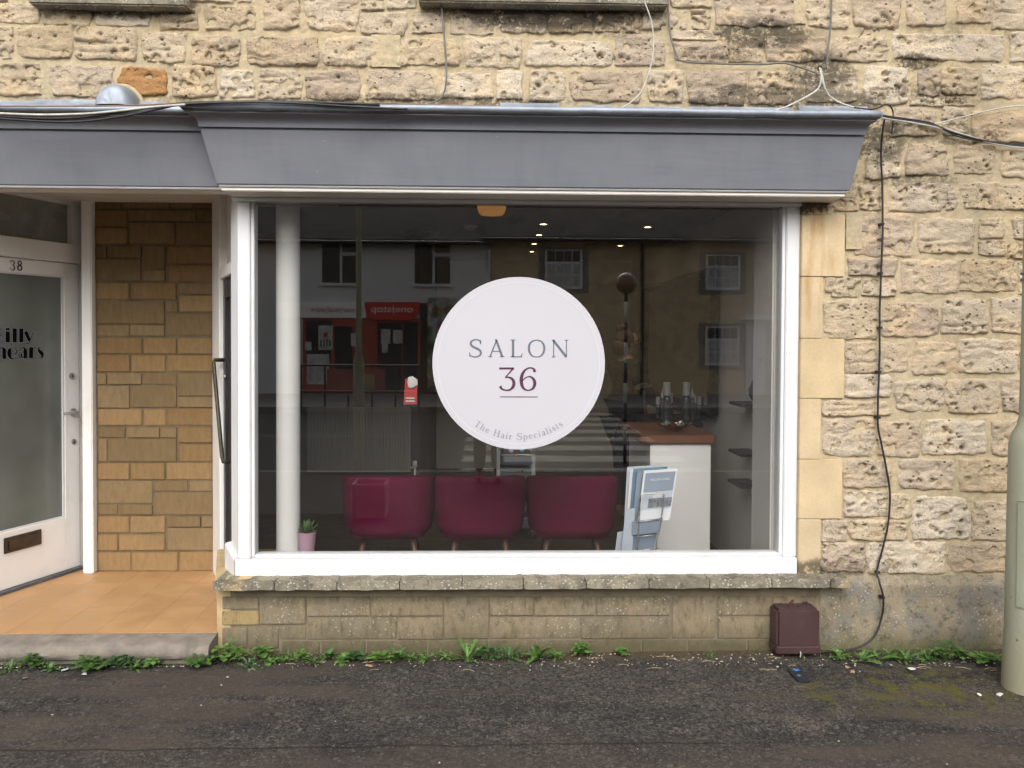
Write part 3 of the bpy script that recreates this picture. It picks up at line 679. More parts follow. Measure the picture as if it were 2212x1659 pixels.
# stroke lettering: each glyph a list of ribbons [(x, y, width), ...]; a leading 's' smooths the ribbon
GL = {
'S': [('s',(.66,.74,.04),(.66,.84,.06),(.58,.95,.075),(.40,.99,.075),(.18,.92,.10),(.10,.77,.125),(.20,.61,.13),(.42,.50,.135),(.62,.38,.13),(.68,.22,.125),(.60,.08,.10),(.40,.01,.075),(.18,.03,.07),(.07,.12,.06),(.04,.24,.04)), ((.66,.97,.05),(.66,.74,.03)), ((.045,.03,.05),(.045,.27,.03))],
'A': [((.10,.02,.075),(.47,.97,.075)), ((.45,.97,.12),(.80,.02,.13)), ((.24,.33,.055),(.66,.33,.055)), ((.0,.025,.05),(.22,.025,.05)), ((.66,.025,.05),(.93,.025,.05)), ((.36,.985,.045),(.50,.985,.05))],
'L': [((.14,.0,.135),(.14,1,.135)), ((.0,.025,.05),(.66,.025,.055)), ((.0,.98,.045),(.28,.98,.045)), ((.60,.02,.055),(.68,.22,.05))],
'O': [('s',(.49,.985,.06),(.22,.90,.09),(.07,.68,.125),(.07,.36,.125),(.22,.10,.09),(.49,.015,.06),(.76,.10,.09),(.91,.34,.125),(.91,.66,.125),(.76,.90,.09),(.49,.985,.06))],
'N': [((.10,.02,.06),(.10,.97,.06)), ((.08,.97,.14),(.82,.04,.14)), ((.83,.0,.06),(.83,.98,.06)), ((.0,.025,.05),(.21,.025,.05)), ((.0,.98,.045),(.16,.98,.045)), ((.72,.98,.045),(.94,.98,.045))],
'3': [((.0,.955,.085),(.64,.955,.085)), ((.60,.95,.06),(.26,.56,.05)), ('s',(.25,.55,.04),(.40,.575,.07),(.56,.50,.11),(.635,.34,.135),(.60,.16,.125),(.46,.03,.08),(.28,.015,.065),(.12,.07,.08),(.045,.19,.13)), ((0.01,1.0,.02),(.01,.90,.03))],
'6': [('s',(.64,.80,.13),(.60,.93,.09),(.42,.985,.06),(.22,.88,.09),(.09,.66,.135),(.06,.42,.145),(.10,.20,.13),(.22,.05,.085),(.40,.015,.06),(.57,.10,.10),(.645,.29,.14),(.60,.48,.115),(.46,.60,.07),(.30,.58,.05),(.16,.48,.045),(.10,.38,.03))],
'T': [((.33,0,.13),(.33,1,.13)), ((.0,.97,.05),(.66,.97,.05)), ((.02,.98,.04),(.02,.78,.03)), ((.64,.98,.04),(.64,.78,.03)), ((.20,.02,.045),(.46,.02,.045))],
'h': [((.12,0,.12),(.12,1,.12)), ('s',(.14,.45,.04),(.24,.60,.05),(.36,.63,.07),(.46,.52,.11),(.46,.3,.12),(.46,.02,.12)), ((0,.02,.045),(.24,.02,.045)), ((.35,.02,.045),(.58,.02,.045)), ((.0,.97,.045),(.12,.97,.045))],
'e': [((.06,.36,.045),(.46,.36,.045)), ('s',(.46,.36,.05),(.42,.55,.07),(.27,.63,.05),(.11,.52,.10),(.07,.30,.13),(.14,.09,.10),(.29,.01,.06),(.42,.07,.05),(.48,.16,.04))],
'H': [((.14,0,.13),(.14,1,.13)), ((.68,0,.13),(.68,1,.13)), ((.14,.52,.045),(.68,.52,.045)), ((0,.02,.045),(.28,.02,.045)), ((.54,.02,.045),(.82,.02,.045)), ((0,.98,.045),(.28,.98,.045)), ((.54,.98,.045),(.82,.98,.045))],
'a': [('s',(.07,.52,.09),(.17,.62,.06),(.30,.61,.07),(.38,.48,.12),(.38,.25,.12),(.38,.06,.11),(.50,.03,.05)), ('s',(.38,.37,.045),(.2,.33,.06),(.08,.18,.12),(.15,.04,.08),(.27,.03,.06),(.38,.14,.04))],
'i': [((.12,0,.12),(.12,.62,.12)), ((.12,.84,.13),(.12,.97,.13)), ((0,.02,.045),(.24,.02,.045)), ((0,.60,.045),(.12,.60,.045))],
'r': [((.12,0,.12),(.12,.62,.12)), ((0,.02,.045),(.26,.02,.045)), ((0,.60,.045),(.12,.60,.045)), ('s',(.14,.40,.04),(.22,.56,.06),(.32,.60,.09),(.37,.53,.10))],
'p': [((.12,-.3,.12),(.12,.62,.12)), ((0,-.28,.045),(.26,-.28,.045)), ((0,.60,.045),(.12,.60,.045)), ('s',(.14,.45,.04),(.26,.62,.06),(.42,.55,.10),(.50,.32,.13),(.43,.09,.10),(.28,.01,.05),(.14,.12,.04))],
'c': [('s',(.43,.50,.10),(.36,.61,.06),(.24,.62,.06),(.11,.50,.11),(.07,.30,.13),(.14,.09,.10),(.28,.01,.06),(.42,.08,.05),(.46,.16,.04))],
'l': [((.12,0,.12),(.12,1,.12)), ((0,.02,.045),(.24,.02,.045)), ((0,.98,.045),(.12,.98,.045))],
's': [('s',(.34,.48,.04),(.30,.60,.06),(.18,.63,.06),(.08,.52,.09),(.12,.40,.11),(.28,.30,.12),(.36,.17,.11),(.30,.04,.07),(.17,.01,.06),(.07,.08,.05),(.04,.18,.04))],
't': [((.14,.82,.06),(.14,.1,.11)), ('s',(.14,.12,.11),(.19,.02,.08),(.30,.05,.04)), ((0,.59,.05),(.28,.59,.05))]}
def glyph(mb, ch, fn, extra=0., lib=None):
    for rib in (lib or GL)[ch]:
        sm = rib[0] == 's'; pts = [Vector(p) for p in (rib[1:] if sm else rib)]
        if sm: pts = cat_rom(pts, 5)
        vs = []
        for i, p in enumerate(pts):
            t = (pts[min(i+1, len(pts)-1)]-pts[max(i-1, 0)]); t.z = 0; t.normalize() if t.length else None
            nrm = Vector((-t.y, t.x)); wd = p.z/2+extra
            ex = Vector((0, 0))
            if i == 0: ex = -Vector((t.x, t.y))*extra
            if i == len(pts)-1: ex = Vector((t.x, t.y))*extra
            q = Vector((p.x, p.y))+ex
            vs += [fn(*(q+nrm*wd)), fn(*(q-nrm*wd))]
        mb.add(vs, [(2*i, 2*i+1, 2*i+3, 2*i+2) for i in range(len(pts)-1)])
def on_sign(u, v): return (c0.x+(u-cu)*K, YD-.0014, c0.z-(v-cv_)*K)
SC_ = 0.24306                                    # pixels of the close-up crop to frame pixels
def su(x, y): return 1600/1.736+x*SC_, 1020/1.736+y*SC_
for ch, x in (('S',375),('A',547),('L',745),('O',900),('N',1113)):
    m = MB(); glyph(m, ch, lambda gx, gy, x=x: on_sign(*su(x+gx*156, 757-gy*156))); m.build('letter', m_slate, sign)
for ch, x in (('3',645),('6',829)):
    m = MB(); glyph(m, ch, lambda gx, gy, x=x: on_sign(*su(x+gx*206, 1054-gy*206))); m.build('digit', m_plum, sign)
a, b_ = su(652, 1107), su(990, 1114); m = MB(); m.quad(on_sign(*a), on_sign(b_[0], a[1]), on_sign(*b_), on_sign(a[0], b_[1])); m.build('underline', m_plum, sign)
txt = 'The Hair Specialists'; adv = {'T':.82,'h':.74,'e':.68,'H':.98,'a':.66,'i':.42,'r':.54,'S':.86,'p':.70,'c':.64,'l':.42,'s':.56,'t':.48,' ':.44}
tot = sum(adv[c] for c in txt)-.16; hcap = 14.2; rb = 165.5; span = R(71.5); pos_ = 0
for ch in txt:
    if ch != ' ':
        th = -span/2+span*(pos_/tot); m = MB()
        def arc(gx, gy, th=th):
            t2 = th+gx*hcap/rb*(span*rb/hcap/tot); r_ = rb-gy*hcap
            return on_sign(cu+r_*math.sin(t2), cv_+r_*math.cos(t2))
        glyph(m, ch, arc); m.build('letter', m_ltgrey, sign)
    pos_ += adv[ch]

# ================================================================== PORCH AND NEIGHBOURING DOOR 38
YP = 1.16; zfl = .12
nb = thing('neighbour_shopfront', (-2.6, .1, 2.0), 'recessed porch front of number 38 with blue grey fascia', 'shopfront')
facade(-5.2, XL-.02, YB+.085, nb)
lead_roll(-5.2, XL-.16, YB+.085, nb, False)
m = MB(); m.box(-5.2, YB+.09, zF0-.010, XL-.003, YW+.05, zF0-.001); m.build('fascia_bead', m_white, nb, bevel=.004)
zcl = P(300, 437, YP).z
for i in range(12):                              # tongue and groove ceiling boards
    ya = YB+.12+i*.108
    MB().box(-5.1, ya+.0015, zF0-.012+ (zcl-zF0+.012)*min(1, i/3), -1.0, ya+.1065, zcl+.05).build('ceiling_board', m_soffit, nb, bevel=.004)
# porch floor of painted quarry tiles, and the step
fl = MB(); fl.box(-4.2, .03, -.03, xl0-.001, YP+.08, zfl-.003); porch = fl.build('porch_floor', m_tilejoint, kind='structure')
ts = .229
for i in range(-19, -5):
    for j in range(0, 6):
        y0, y1 = max(.032, -.02+j*ts), min(YP+.06, -.02+(j+1)*ts-.0012)
        x0, x1 = i*ts, min((i+1)*ts-.0012, xl0-.004)
        if y1-y0 > .02 and x1-x0 > .02: MB().box(x0, y0, zfl-.012, x1, y1, zfl+.0004*random.random()).build('floor_tile', m_floor, porch)
m = MB(); xs1 = xl0+.0; prof = [(.029,-.05),(-.088,-.05),(-.088,.020),(-.112,.034),(-.122,.058),(-.116,.084),(-.098,.100),(-.06,.1085),(.029,.116)]
vs = []; n = 60
for k in range(n+1):
    x = -4.2+(xs1+4.2)*k/n
    for q, (y, z) in enumerate(prof): vs.append((x, y+(.003*nz(x*6, q, 1) if 1 < q < 7 else 0), z+(.002*nz(x*5, q, 3) if q > 2 else 0)))
k_ = len(prof); fs = [(i*k_+q, (i+1)*k_+q, (i+1)*k_+(q+1)%k_, i*k_+(q+1)%k_) for i in range(n) for q in range(k_)]+[tuple(range(n*k_, n*k_+k_)), tuple(range(k_))[::-1]]
m.add(vs, fs); m.build('doorstep', m_step, autosmooth=40, label='long grey concrete doorstep with a rounded nose below the porch', cat='step')
# block wall at the back of the porch
bw = MB(); bx0, bx1 = P(205, 900, YP).x, P(464, 900, YP).x
bw.box(bx0, YP+.008, zfl, bx1, YP+.2, zcl+.06); back = bw.build('porch_block_wall', m_joint, label='buff and drab coursed block wall at the back of the porch', cat='wall')
B0, C0 = (0,700), (0,1400)
BRK = [(B0,[(790,90,1000,182),(1014,90,1406,182),(1420,90,1602,182),(1612,90,1770,182),(790,195,1052,330),(1068,195,1628,288),(1640,195,1770,288),(790,343,1058,475),(1073,298,1447,475),(1460,298,1770,483),
  (790,498,882,588),(892,498,1172,588),(1188,498,1368,682),(1390,498,1770,638),(790,600,1168,778),(1193,694,1368,782),(1395,650,1770,788),(795,800,1067,936),(1088,800,1463,934),(1488,800,1770,892),
  (800,950,1362,1138),(1378,950,1472,1038),(1488,904,1766,1038),(1378,1054,1758,1233),(800,1150,1072,1240),(1080,1150,1362,1238),(805,1255,1177,1387),(1193,1255,1463,1387),(1478,1255,1762,1387),
  (805,1400,1077,1537),(1090,1400,1372,1537),(1388,1400,1766,1533)]),
 (C0,[(805,0,882,92),(890,0,1173,92),(1188,0,1463,92),(1478,0,1766,188),(810,104,1073,287),(1088,104,1463,283),(1478,194,1766,282),(812,300,1177,433),(1193,300,1377,433),(1393,295,1770,433),
  (812,450,1037,533),(1050,450,1322,533),(1330,450,1463,533),(1478,450,1762,577),(812,545,887,733),(898,545,1463,733),(1488,590,1762,733),(812,748,1073,882),(1085,748,1367,882),(1383,744,1762,882),
  (812,894,1262,1078),(1280,894,1557,978),(1574,894,1762,978),(1284,990,1762,1173),(812,1090,973,1173),(983,1090,1263,1173),(812,1188,1072,1323),(1085,1188,1372,1323),(1390,1188,1662,1273),(1675,1188,1767,1273),
  (812,1340,977,1472),(988,1340,1367,1468),(1390,1284,1767,1468),(812,1488,1083,1640),(1094,1488,1473,1640),(1488,1485,1772,1640)])]
for (ox, oy), lst in BRK:
    for x0, y0, x1, y1 in lst:
        ua, va = cv(ox, oy, x0, y0); ub, vb = cv(ox, oy, x1, y1)
        a = P(ua, va, YP); b = P(ub, vb, YP); hh = (y1-y0)
        buff = 118 < hh < 150
        if y1 == 1640: buff = True
        jt = random.uniform(-.004, .003)
        MB().box(max(a.x, bx0), YP+jt, max(b.z, zfl), min(b.x, bx1), YP+.05, a.z).build('block', m_brick if buff else m_brickg, back, bevel=.0045 if buff else .003)
# white door frame and transom next to the block wall; the door's own plane runs forward to the left
dA, dB = PZ(0, 1280, zfl+.012), PZ(167, 1226, zfl+.012)
dd = (dB-dA); dd.z = 0; dd.normalize(); dn = Vector((dd.y, -dd.x, 0))        # dn faces the street side
if dn.dot(CAM-dA) < 0: dn = -dn
def DP(u, v): 
    p = PP(u, v, dA, dn); return (p-dA).dot(dd), p.z
def dbox(mb, s0, z0, s1, z1, t0, t1):            # box in the door's plane, t outwards
    ps = []
    for z in (z0, z1):
        for s_, t_ in ((s0, t1), (s1, t1), (s1, t0), (s0, t0)):
            q = dA+dd*s_+dn*t_; ps.append((q.x, q.y, z))
    return mb.hexa(ps)
sR = DP(171, 900)[0]; s0 = sR-.80; zb = zfl+.02; zt_ = DP(120, 567)[1]
sg1 = DP(137, 900)[0]; sg0 = s0+.11; zg1 = DP(60, 594)[1]; zg0 = DP(60, 1134)[1]
door = thing('glazed_door', tuple(dA+dd*(sR-.4)), 'white glazed door numbered 38 with frosted pane and letter slot', 'door')
dbox(MB(), s0, zb, sg0, zt_, -.045, 0).build('stile', m_whitec, door, bevel=.003)
dbox(MB(), sg1+.012, zb, sR, zt_, -.045, 0).build('stile', m_whitec, door, bevel=.003)
dbox(MB(), sg0+.0005, zg1+.010, sg1+.0115, zt_, -.045, 0).build('top_rail', m_whitec, door, bevel=.003)
dbox(MB(), sg0+.0005, zb, sg1+.0115, zg0-.010, -.045, 0).build('bottom_rail', m_whitec, door, bevel=.003)
for bb in ((sg0+.001, zg0-.0095, sg0+.012, zg1+.0095, -.02, -.004), (sg1, zg0-.0095, sg1+.011, zg1+.0095, -.02, -.004), (sg0+.0125, zg0-.0095, sg1-.0005, zg0, -.02, -.0045), (sg0+.0125, zg1, sg1-.0005, zg1+.0095, -.02, -.0045)):
    dbox(MB(), *bb).build('glazing_bead', m_white, door)
dbox(MB(), sg0, zg0-.004, sg1+.004, zg1+.004, -.030, -.016).build('frosted_pane', m_frost, door)
def dpt(s_, z, t_): q = dA+dd*s_+dn*t_; return Vector((q.x, q.y, z))
# digits 38
SL = {'3': [('s',(.05,.86,.10),(.22,1.0,.09),(.45,.98,.12),(.56,.80,.20),(.46,.60,.12),(.28,.54,.07)), ('s',(.28,.54,.07),(.50,.48,.14),(.60,.26,.22),(.46,.03,.13),(.24,.0,.09),(.06,.12,.12),(.05,.26,.16)), ((.02,.98,.06),(.02,.76,.06))],
      '8': [('s',(.32,.55,.12),(.12,.66,.17),(.13,.88,.17),(.34,1.0,.10),(.55,.88,.17),(.55,.66,.17),(.32,.54,.12)), ('s',(.32,.54,.13),(.07,.38,.20),(.08,.12,.20),(.34,.0,.11),(.60,.12,.20),(.60,.38,.20),(.32,.54,.13))]}
for ch, u in (('3', 21.8), ('8', 37.0)):
    s_a, za = DP(u, 583.5); s_b, zb_ = DP(u, 563); hh = zb_-za; q = MB()
    glyph(q, ch, lambda gx, gy: dpt(s_a+gx*hh*.78, za+gy*hh, .0035), 0, SL); q.build('digit', m_bronze, door)
m_ink = simple('matt_black_ink', (.006,.006,.006), 1.0, .1, 8, spec=0.)
# name on the pane: black letters with a pale outline
BR = {'B': [((.17,.0,.34),(.17,1,.34)), ('s',(.30,.97,.05),(.62,.95,.05),(.70,.76,.05),(.60,.56,.05),(.32,.52,.05)), ('s',(.32,.52,.05),(.70,.48,.05),(.78,.26,.05),(.66,.04,.05),(.30,.025,.05))],
 'i': [((.17,0,.34),(.17,.78,.34)), ((.17,.86,.32),(.17,1.02,.32))], 'l': [((.17,0,.34),(.17,1.0,.34))],
 'y': [((.16,.78,.30),(.48,.12,.26)), ('s',(.78,.78,.05),(.50,.10,.06),(.34,-.10,.06),(.16,-.06,.09))],
 'S': [('s',(.66,.86,.06),(.45,1.0,.06),(.22,.86,.14),(.26,.64,.30),(.46,.40,.34),(.56,.18,.20),(.38,.0,.06),(.06,.10,.05))],
 'h': [((.17,0,.34),(.17,1.05,.34)), ('s',(.30,.66,.05),(.42,.80,.06),(.55,.76,.06),(.60,.60,.05)), ((.66,0,.30),(.66,.66,.30)), ('s',(.66,.60,.30),(.60,.74,.16),(.46,.79,.05))],
 'e': [('s',(.24,.74,.18),(.17,.55,.30),(.17,.24,.30),(.30,.04,.14),(.52,.0,.05),(.72,.12,.05)), ('s',(.26,.76,.06),(.46,.81,.05),(.66,.70,.07),(.70,.42,.06),(.30,.40,.05))],
 'a': [((.60,0,.30),(.60,.56,.30)), ('s',(.60,.52,.28),(.52,.74,.14),(.34,.80,.05),(.08,.70,.06)), ('s',(.46,.46,.05),(.18,.42,.06),(.07,.20,.08),(.20,.03,.06),(.46,.10,.05)), ((.28,.10,.14),(.28,.36,.14))],
 'r': [((.17,0,.34),(.17,.80,.34)), ('s',(.30,.56,.05),(.42,.76,.06),(.60,.74,.10))],
 's': [('s',(.56,.70,.05),(.40,.80,.05),(.20,.72,.10),(.24,.52,.24),(.44,.34,.28),(.52,.14,.16),(.34,.0,.05),(.06,.10,.05))]}
for word, base_u, base_v, hpx, track in (('Billy', -12.0, 739.5, 30, ((0,0),(.98,0),(1.53,0),(2.06,0),(2.42,0))), ('Shears', -26.5, 774, 30, ((0,0),(.72,0),(1.62,0),(2.46,0),(3.36,0),(3.98,0)))):
    s_a, za = DP(base_u, base_v); zb_ = DP(base_u+30, base_v-hpx)[1]; hh = DP(60, base_v-hpx)[1]-DP(60, base_v)[1]; za = DP(60, base_v)[1]
    sx = (DP(100, 750)[0]-DP(0, 750)[0])/100*31*.86
    for (dx, _), ch in zip(track, word):
        q = MB(); glyph(q, ch, lambda gx, gy: dpt(s_a+(dx+gx)*sx, za+gy*hh, -.0150), .028, BR); q.build('letter_outline', m_ltgrey, door)
        q = MB(); glyph(q, ch, lambda gx, gy: dpt(s_a+(dx+gx)*sx, za+gy*hh, -.0140), 0, BR); q.build('letter', m_ink, door)
# lock, lever handle, keyhole, letter slot
def disc_on_door(name, u, v, r, t, mat, th=.008):
    s_, z = DP(u, v); q = MB(); n_ = 18
    ring = [dpt(s_+r*math.cos(2*math.pi*k/n_), z+r*math.sin(2*math.pi*k/n_), t) for k in range(n_)]
    q.slab(ring, tuple(dn*th)); return q.build(name, mat, door, bevel=.0015)
lk = disc_on_door('cylinder_lock', 154, 812, .021, 0, m_chrome, .010); s_, z = DP(154, 812); q = MB(); dbox(q, s_-.003, z-.009, s_+.003, z+.006, .0105, .0125); q.build('keyhole', m_black, lk)
hr = disc_on_door('handle_rose', 157, 890, .026, 0, m_chrome, .010); s_, z = DP(157, 890)
q = MB(); q.tube(cat_rom([dpt(s_, z, .008), dpt(s_, z, .045), dpt(s_-.02, z, .055), dpt(s_-.115, z, .056)], 6), .0095, 10); q.build('lever', m_chrome, hr, smooth=True)
kh = disc_on_door('key_escutcheon', 159, 954, .019, 0, m_chrome, .006); s_, z = DP(159, 954); q = MB(); dbox(q, s_-.004, z-.012, s_+.004, z+.005, .0065, .0085); q.build('keyhole', m_black, kh)
(s1_, z1_), (s2_, z2_) = DP(7, 1163), DP(88, 1152); zl0 = DP(7, 1197)[1]
q = MB(); dbox(q, s1_, zl0, s2_, zl0+(z1_-zl0), 0.0005, .010); ls = q.build('letter_slot', m_bronze, door, bevel=.003)
q = MB(); dbox(q, s1_+.025, zl0+.018, s2_-.025, z1_-.016, .0105, .015); q.build('flap', m_bronze, ls, bevel=.003)
dbox(MB(), s0, zfl+.001, sR+.01, zfl+.018, -.06, .035).build('threshold_strip', m_leaddk, door, bevel=.003)
# frame of the door: post, lintel, transom light
xq = P(207, 900, YP).x
def frame_poly(us, vt, vb, t):
    pass
sP = DP(188, 900)[0]
q = MB(); dbox(q, sR+.006, zfl, sP+.02, zcl+.02, -.10, -.006); q.build('rebate_post', m_whitec, nb, bevel=.004)
MB().box(P(177, 900, YP-.05).x, YP-.05, zfl, xq, YP+.10, zcl+.02).build('door_post', m_whitec, nb, bevel=.006)
zt1, zt2 = DP(120, 525)[1], DP(120, 437)[1]
q = MB(); dbox(q, s0-.06, zt_+.006, sR+.0055, zt1+.004, -.10, .022); q.build('transom_bar', m_whitec, nb, bevel=.006)
sT = DP(153, 480)[0]
q = MB(); dbox(q, sT+.004, zt1+.0045, sR+.0055, zcl+.03, -.10, .010); dbox(q, s0-.06, DP(150, 442)[1], sT+.0035, zcl+.03, -.10, .010); q.build('transom_frame', m_whitec, nb, bevel=.004)
dbox(MB(), s0-.06, zt1, sT+.006, DP(150, 442)[1]+.004, -.05, -.035).build('transom_pane', simple('cloudy_transom_glass', (.26,.265,.24), .25, .3, 3), nb)
hx = dA+dd*(s0-.07)                              # front of number 38 beyond the door: post, stall riser and window
MB().box(hx.x-.10, hx.y-.03, zfl, hx.x+.005, hx.y+.10, zcl+.03).build('door_post', m_whitec, nb, bevel=.005)
MB().box(-5.2, hx.y+.0, zfl, hx.x-.101, hx.y+.08, .55).build('stall_riser', m_whitec, nb, bevel=.005)
MB().box(-5.2, hx.y+.0, zcl-.20, hx.x-.101, hx.y+.08, zcl+.03).build('window_head', m_whitec, nb, bevel=.005)
MB().box(-5.2, hx.y+.03, .5505, hx.x-.101, hx.y+.05, zcl-.2005).build('side_window_pane', m_frost, nb)
# ================================================================== SALON DOOR IN THE OTHER SIDE OF THE PORCH
sA = Vector((P(463, 900, YP).x, YP-.005, 0)); sB = Vector((P(503, 900, .32).x, .32, 0))
ed = (sB-sA); L_ = ed.length; ed.normalize(); en = Vector((ed.y, -ed.x, 0))
if en.dot(CAM-sA) < 0: en = -en
def ebox(mb, s0, z0, s1, z1, t0, t1):
    ps = []
    for z in (z0, z1):
        for a_, t_ in ((s0, t1), (s1, t1), (s1, t0), (s0, t0)):
            q = sA+ed*a_+en*t_; ps.append((q.x, q.y, z))
    return mb.hexa(ps)
def EP(u, v): p = PP(u, v, sA, en); return (p-sA).dot(ed), p.z
sdoor = thing('salon_door', tuple(sA+ed*.4), 'dark glazed salon door in white frame with tall pull handle, right of porch', 'door')
e1 = EP(478, 900)[0]; ztr = P(480, 603, .8).z
ebox(MB(), 0, zfl, e1, zcl+.02, -.08, .01).build('frame_post', m_whitec, sdoor, bevel=.004)
ebox(MB(), e1+.0005, ztr, L_-.0, ztr+.07, -.08, .008).build('frame_transom', m_whitec, sdoor, bevel=.004)
ebox(MB(), e1+.0005, ztr+.0705, L_, zcl+.02, -.06, -.035).build('transom_light', m_soffit, sdoor)
ebox(MB(), e1+.004, zfl+.02, e1+.10, ztr-.004, -.055, -.012).build('stile', m_dark, sdoor, bevel=.003)
ebox(MB(), L_-.06, zfl+.02, L_-.003, ztr-.004, -.055, -.012).build('stile', m_dark, sdoor, bevel=.003)
ebox(MB(), e1+.1005, zfl+.02, L_-.0605, zfl+.25, -.055, -.012).build('bottom_rail', m_dark, sdoor, bevel=.003)
ebox(MB(), e1+.1005, ztr-.12, L_-.0605, ztr-.004, -.055, -.012).build('top_rail', m_dark, sdoor, bevel=.003)
ebox(MB(), e1+.098, zfl+.245, L_-.058, ztr-.115, -.040, -.030).build('door_pane', m_dark, sdoor)
h0, h1 = 1.58, 1.02
def ept(s_, z, t_): q = sA+ed*s_+en*t_; return Vector((q.x, q.y, z))
z0h, z1h = P(471, 773, .85).z, P(490, 985, .75).z
q = MB(); sh = e1+.05; q.tube([ept(sh, z0h-.01, -.012), ept(sh, z0h-.01, .045), ept(sh+.005, z0h-.03, .05), ept(sh+.24, z1h+.03, .03), ept(sh+.25, z1h, .025), ept(sh+.25, z1h, -.012)], .012, 10)
q.build('pull_handle', m_brass, sdoor, smooth=True)
q = MB(); q.tube([ept(sh+.05, P(478, 812, .8).z, -.012), ept(sh+.05, P(478, 812, .8).z, -.002)], .016, 12); q.build('cylinder_lock', m_chrome, sdoor)
# ================================================================== THINGS FIXED TO THE FRONT
def cable(name, uv, Y, r, mat, label, cat='cable', n=6, parent=None, wig=0):
    pts = [P(q[0], q[1], q[2] if len(q) > 2 else Y) for q in uv]
    pts = cat_rom(pts, n)
    if wig: pts = [p+Vector((wig*nz(p.x*9, p.z*9, 1), 0, wig*nz(p.x*9, p.z*9, 5))) for p in pts]
    m = MB(); m.tube(pts, r, 6); return m.build(name, mat, parent, smooth=True, label=label, cat=cat)
YC = YB-.19
# bundle running along the lead edge
cable('cable', [(-20,250),(100,256),(190,252),(280,238),(350,229),(420,222),(560,220),(700,222),(820,226)], YC-.01, .0075, m_blackp, 'thick black cable looping along the top edge of the left fascia')
cable('cable', [(-20,254),(90,262),(180,262),(270,250),(340,236),(400,225),(520,221),(640,223),(760,230),(880,236)], YC-.012, .006, m_blackp, 'lower black cable sagging across the left fascia')
cable('cable', [(-20,244),(80,248),(180,246),(260,239),(330,231),(400,226)], YC-.02, .006, m_whitec2, 'white cable strapped to the black ones over the left fascia')
cable('cable', [(-20,229),(200,229),(330,226),(480,219),(640,222),(820,223),(1000,228),(1120,232)], YC+.02, .0035, m_brownc, 'thin brown cable along the lead above both fascias')
cable('cable', [(470,222),(640,224),(800,226),(960,229),(1080,231),(1200,234),(1290,240),(1335,237),(1380,205),(1400,160),(1411,110),(1408,50),(1393,5),(1388,-20)], YC+.03, .0034, m_whitec2, 'white cable hanging from above and curving along the fascia top', wig=.004)
cable('cable', [(930,224),(955,208),(964,170),(962,110),(957,50),(951,-15)], YW-.03, .0045, m_greyc, 'thin dark cable dropping down the wall left of the middle sill')
cable('cable', [(1443,-15),(1444,30),(1449,80),(1462,120),(1475,132),(1540,137),(1640,139),(1690,136),(1720,143),(1762,157)], YW-.03, .005, m_greyc, 'grey cable running down then sideways across the right wall')
cable('cable', [(1797,-15),(1794,60),(1788,110),(1785,148)], YW-.03, .005, m_greyc, 'short grey cable coming down the wall above the white fork')
fk = thing('forked_cable', tuple(P(1770, 148, YW-.03)), 'white forked cable like an upside down Y above the fascia corner', 'cable')
cable('strand', [(1770,146),(1774,165),(1772,180),(1764,195),(1735,213),(1695,232),(1664,241)], YW-.05, .0048, m_whitec2, None, None, parent=fk)
cable('strand', [(1773,148),(1777,168),(1782,190),(1793,208),(1815,222),(1845,232),(1862,238)], YW-.05, .0048, m_whitec2, None, None, parent=fk)
q = MB(); c_ = P(1771,146,YW-.04); q.lathe([(0,.012),(.012,.008),(.014,0),(.010,-.014),(0,-.016)], c_, 10); q.build('grommet', m_blackp, fk, smooth=True)
bn = thing('cable_bundle', tuple(P(1990, 265, YW-.02)), 'bundle of black, white and grey cables leaving the fascia corner to the right', 'cable')
for dy, mat, r, mid in ((0, m_blackp, .006, 290), (3, m_whitec2, .005, 284), (-3, m_blackp, .0045, 298), (1.5, m_greyc, .005, 287)):
    cable('strand', [(1885,246+dy,-.1),(1918,254+dy,-.05),(1960,260+dy),(2015,270+dy),(2070,mid+dy),(2150,309+dy*.7),(2230,318+dy)], YW-.03, r, mat, None, None, parent=bn)
cable('cable', [(2015,269),(2060,258),(2130,240),(2185,230),(2240,227)], YW-.03, .004, m_whitec2, 'thin pale cable rising to the right edge from the bundle')
cable('cable', [(1845,232,-.1),(1885,236,-.1),(1915,226,-.05),(1928,238,.02),(1929,262,.02),(1926,290,.03)], -.05, .004, m_blackp, 'short loose black cable tail at the fascia corner')
bc = thing('black_cable', tuple(P(1898, 1380, YW-.03)), 'long black cable clipped down the right wall to the ground', 'cable')
cable('strand', [(1911,256,-.02),(1906,290,.0),(1903,330,.03),(1906,403),(1906,520),(1901,650),(1900,760),(1897,860),(1896,915),(1904,960),(1914,1010),(1922,1060),(1920,1120),(1908,1180),(1895,1232),(1899,1255,-.0),(1908,1290,-.01),(1905,1330,-.01),(1890,1372,-.02),(1855,1398,-.03),(1800,1407,-.04),(1765,1408,-.04)], YW-.035, .0058, m_blackp, None, None, parent=bc, wig=.002)
for u, v in ((1905,484),(1902,590),(1901,708),(1898,803),(1897,902),(1896,1236),(1906,1290)):
    p = P(u, v, YW-.03 if v < 1250 else -.0); MB().box(p.x-.010, p.y-.012, p.z-.006, p.x+.010, p.y+.05, p.z+.006).build('clip', m_blackp, bc, bevel=.002)
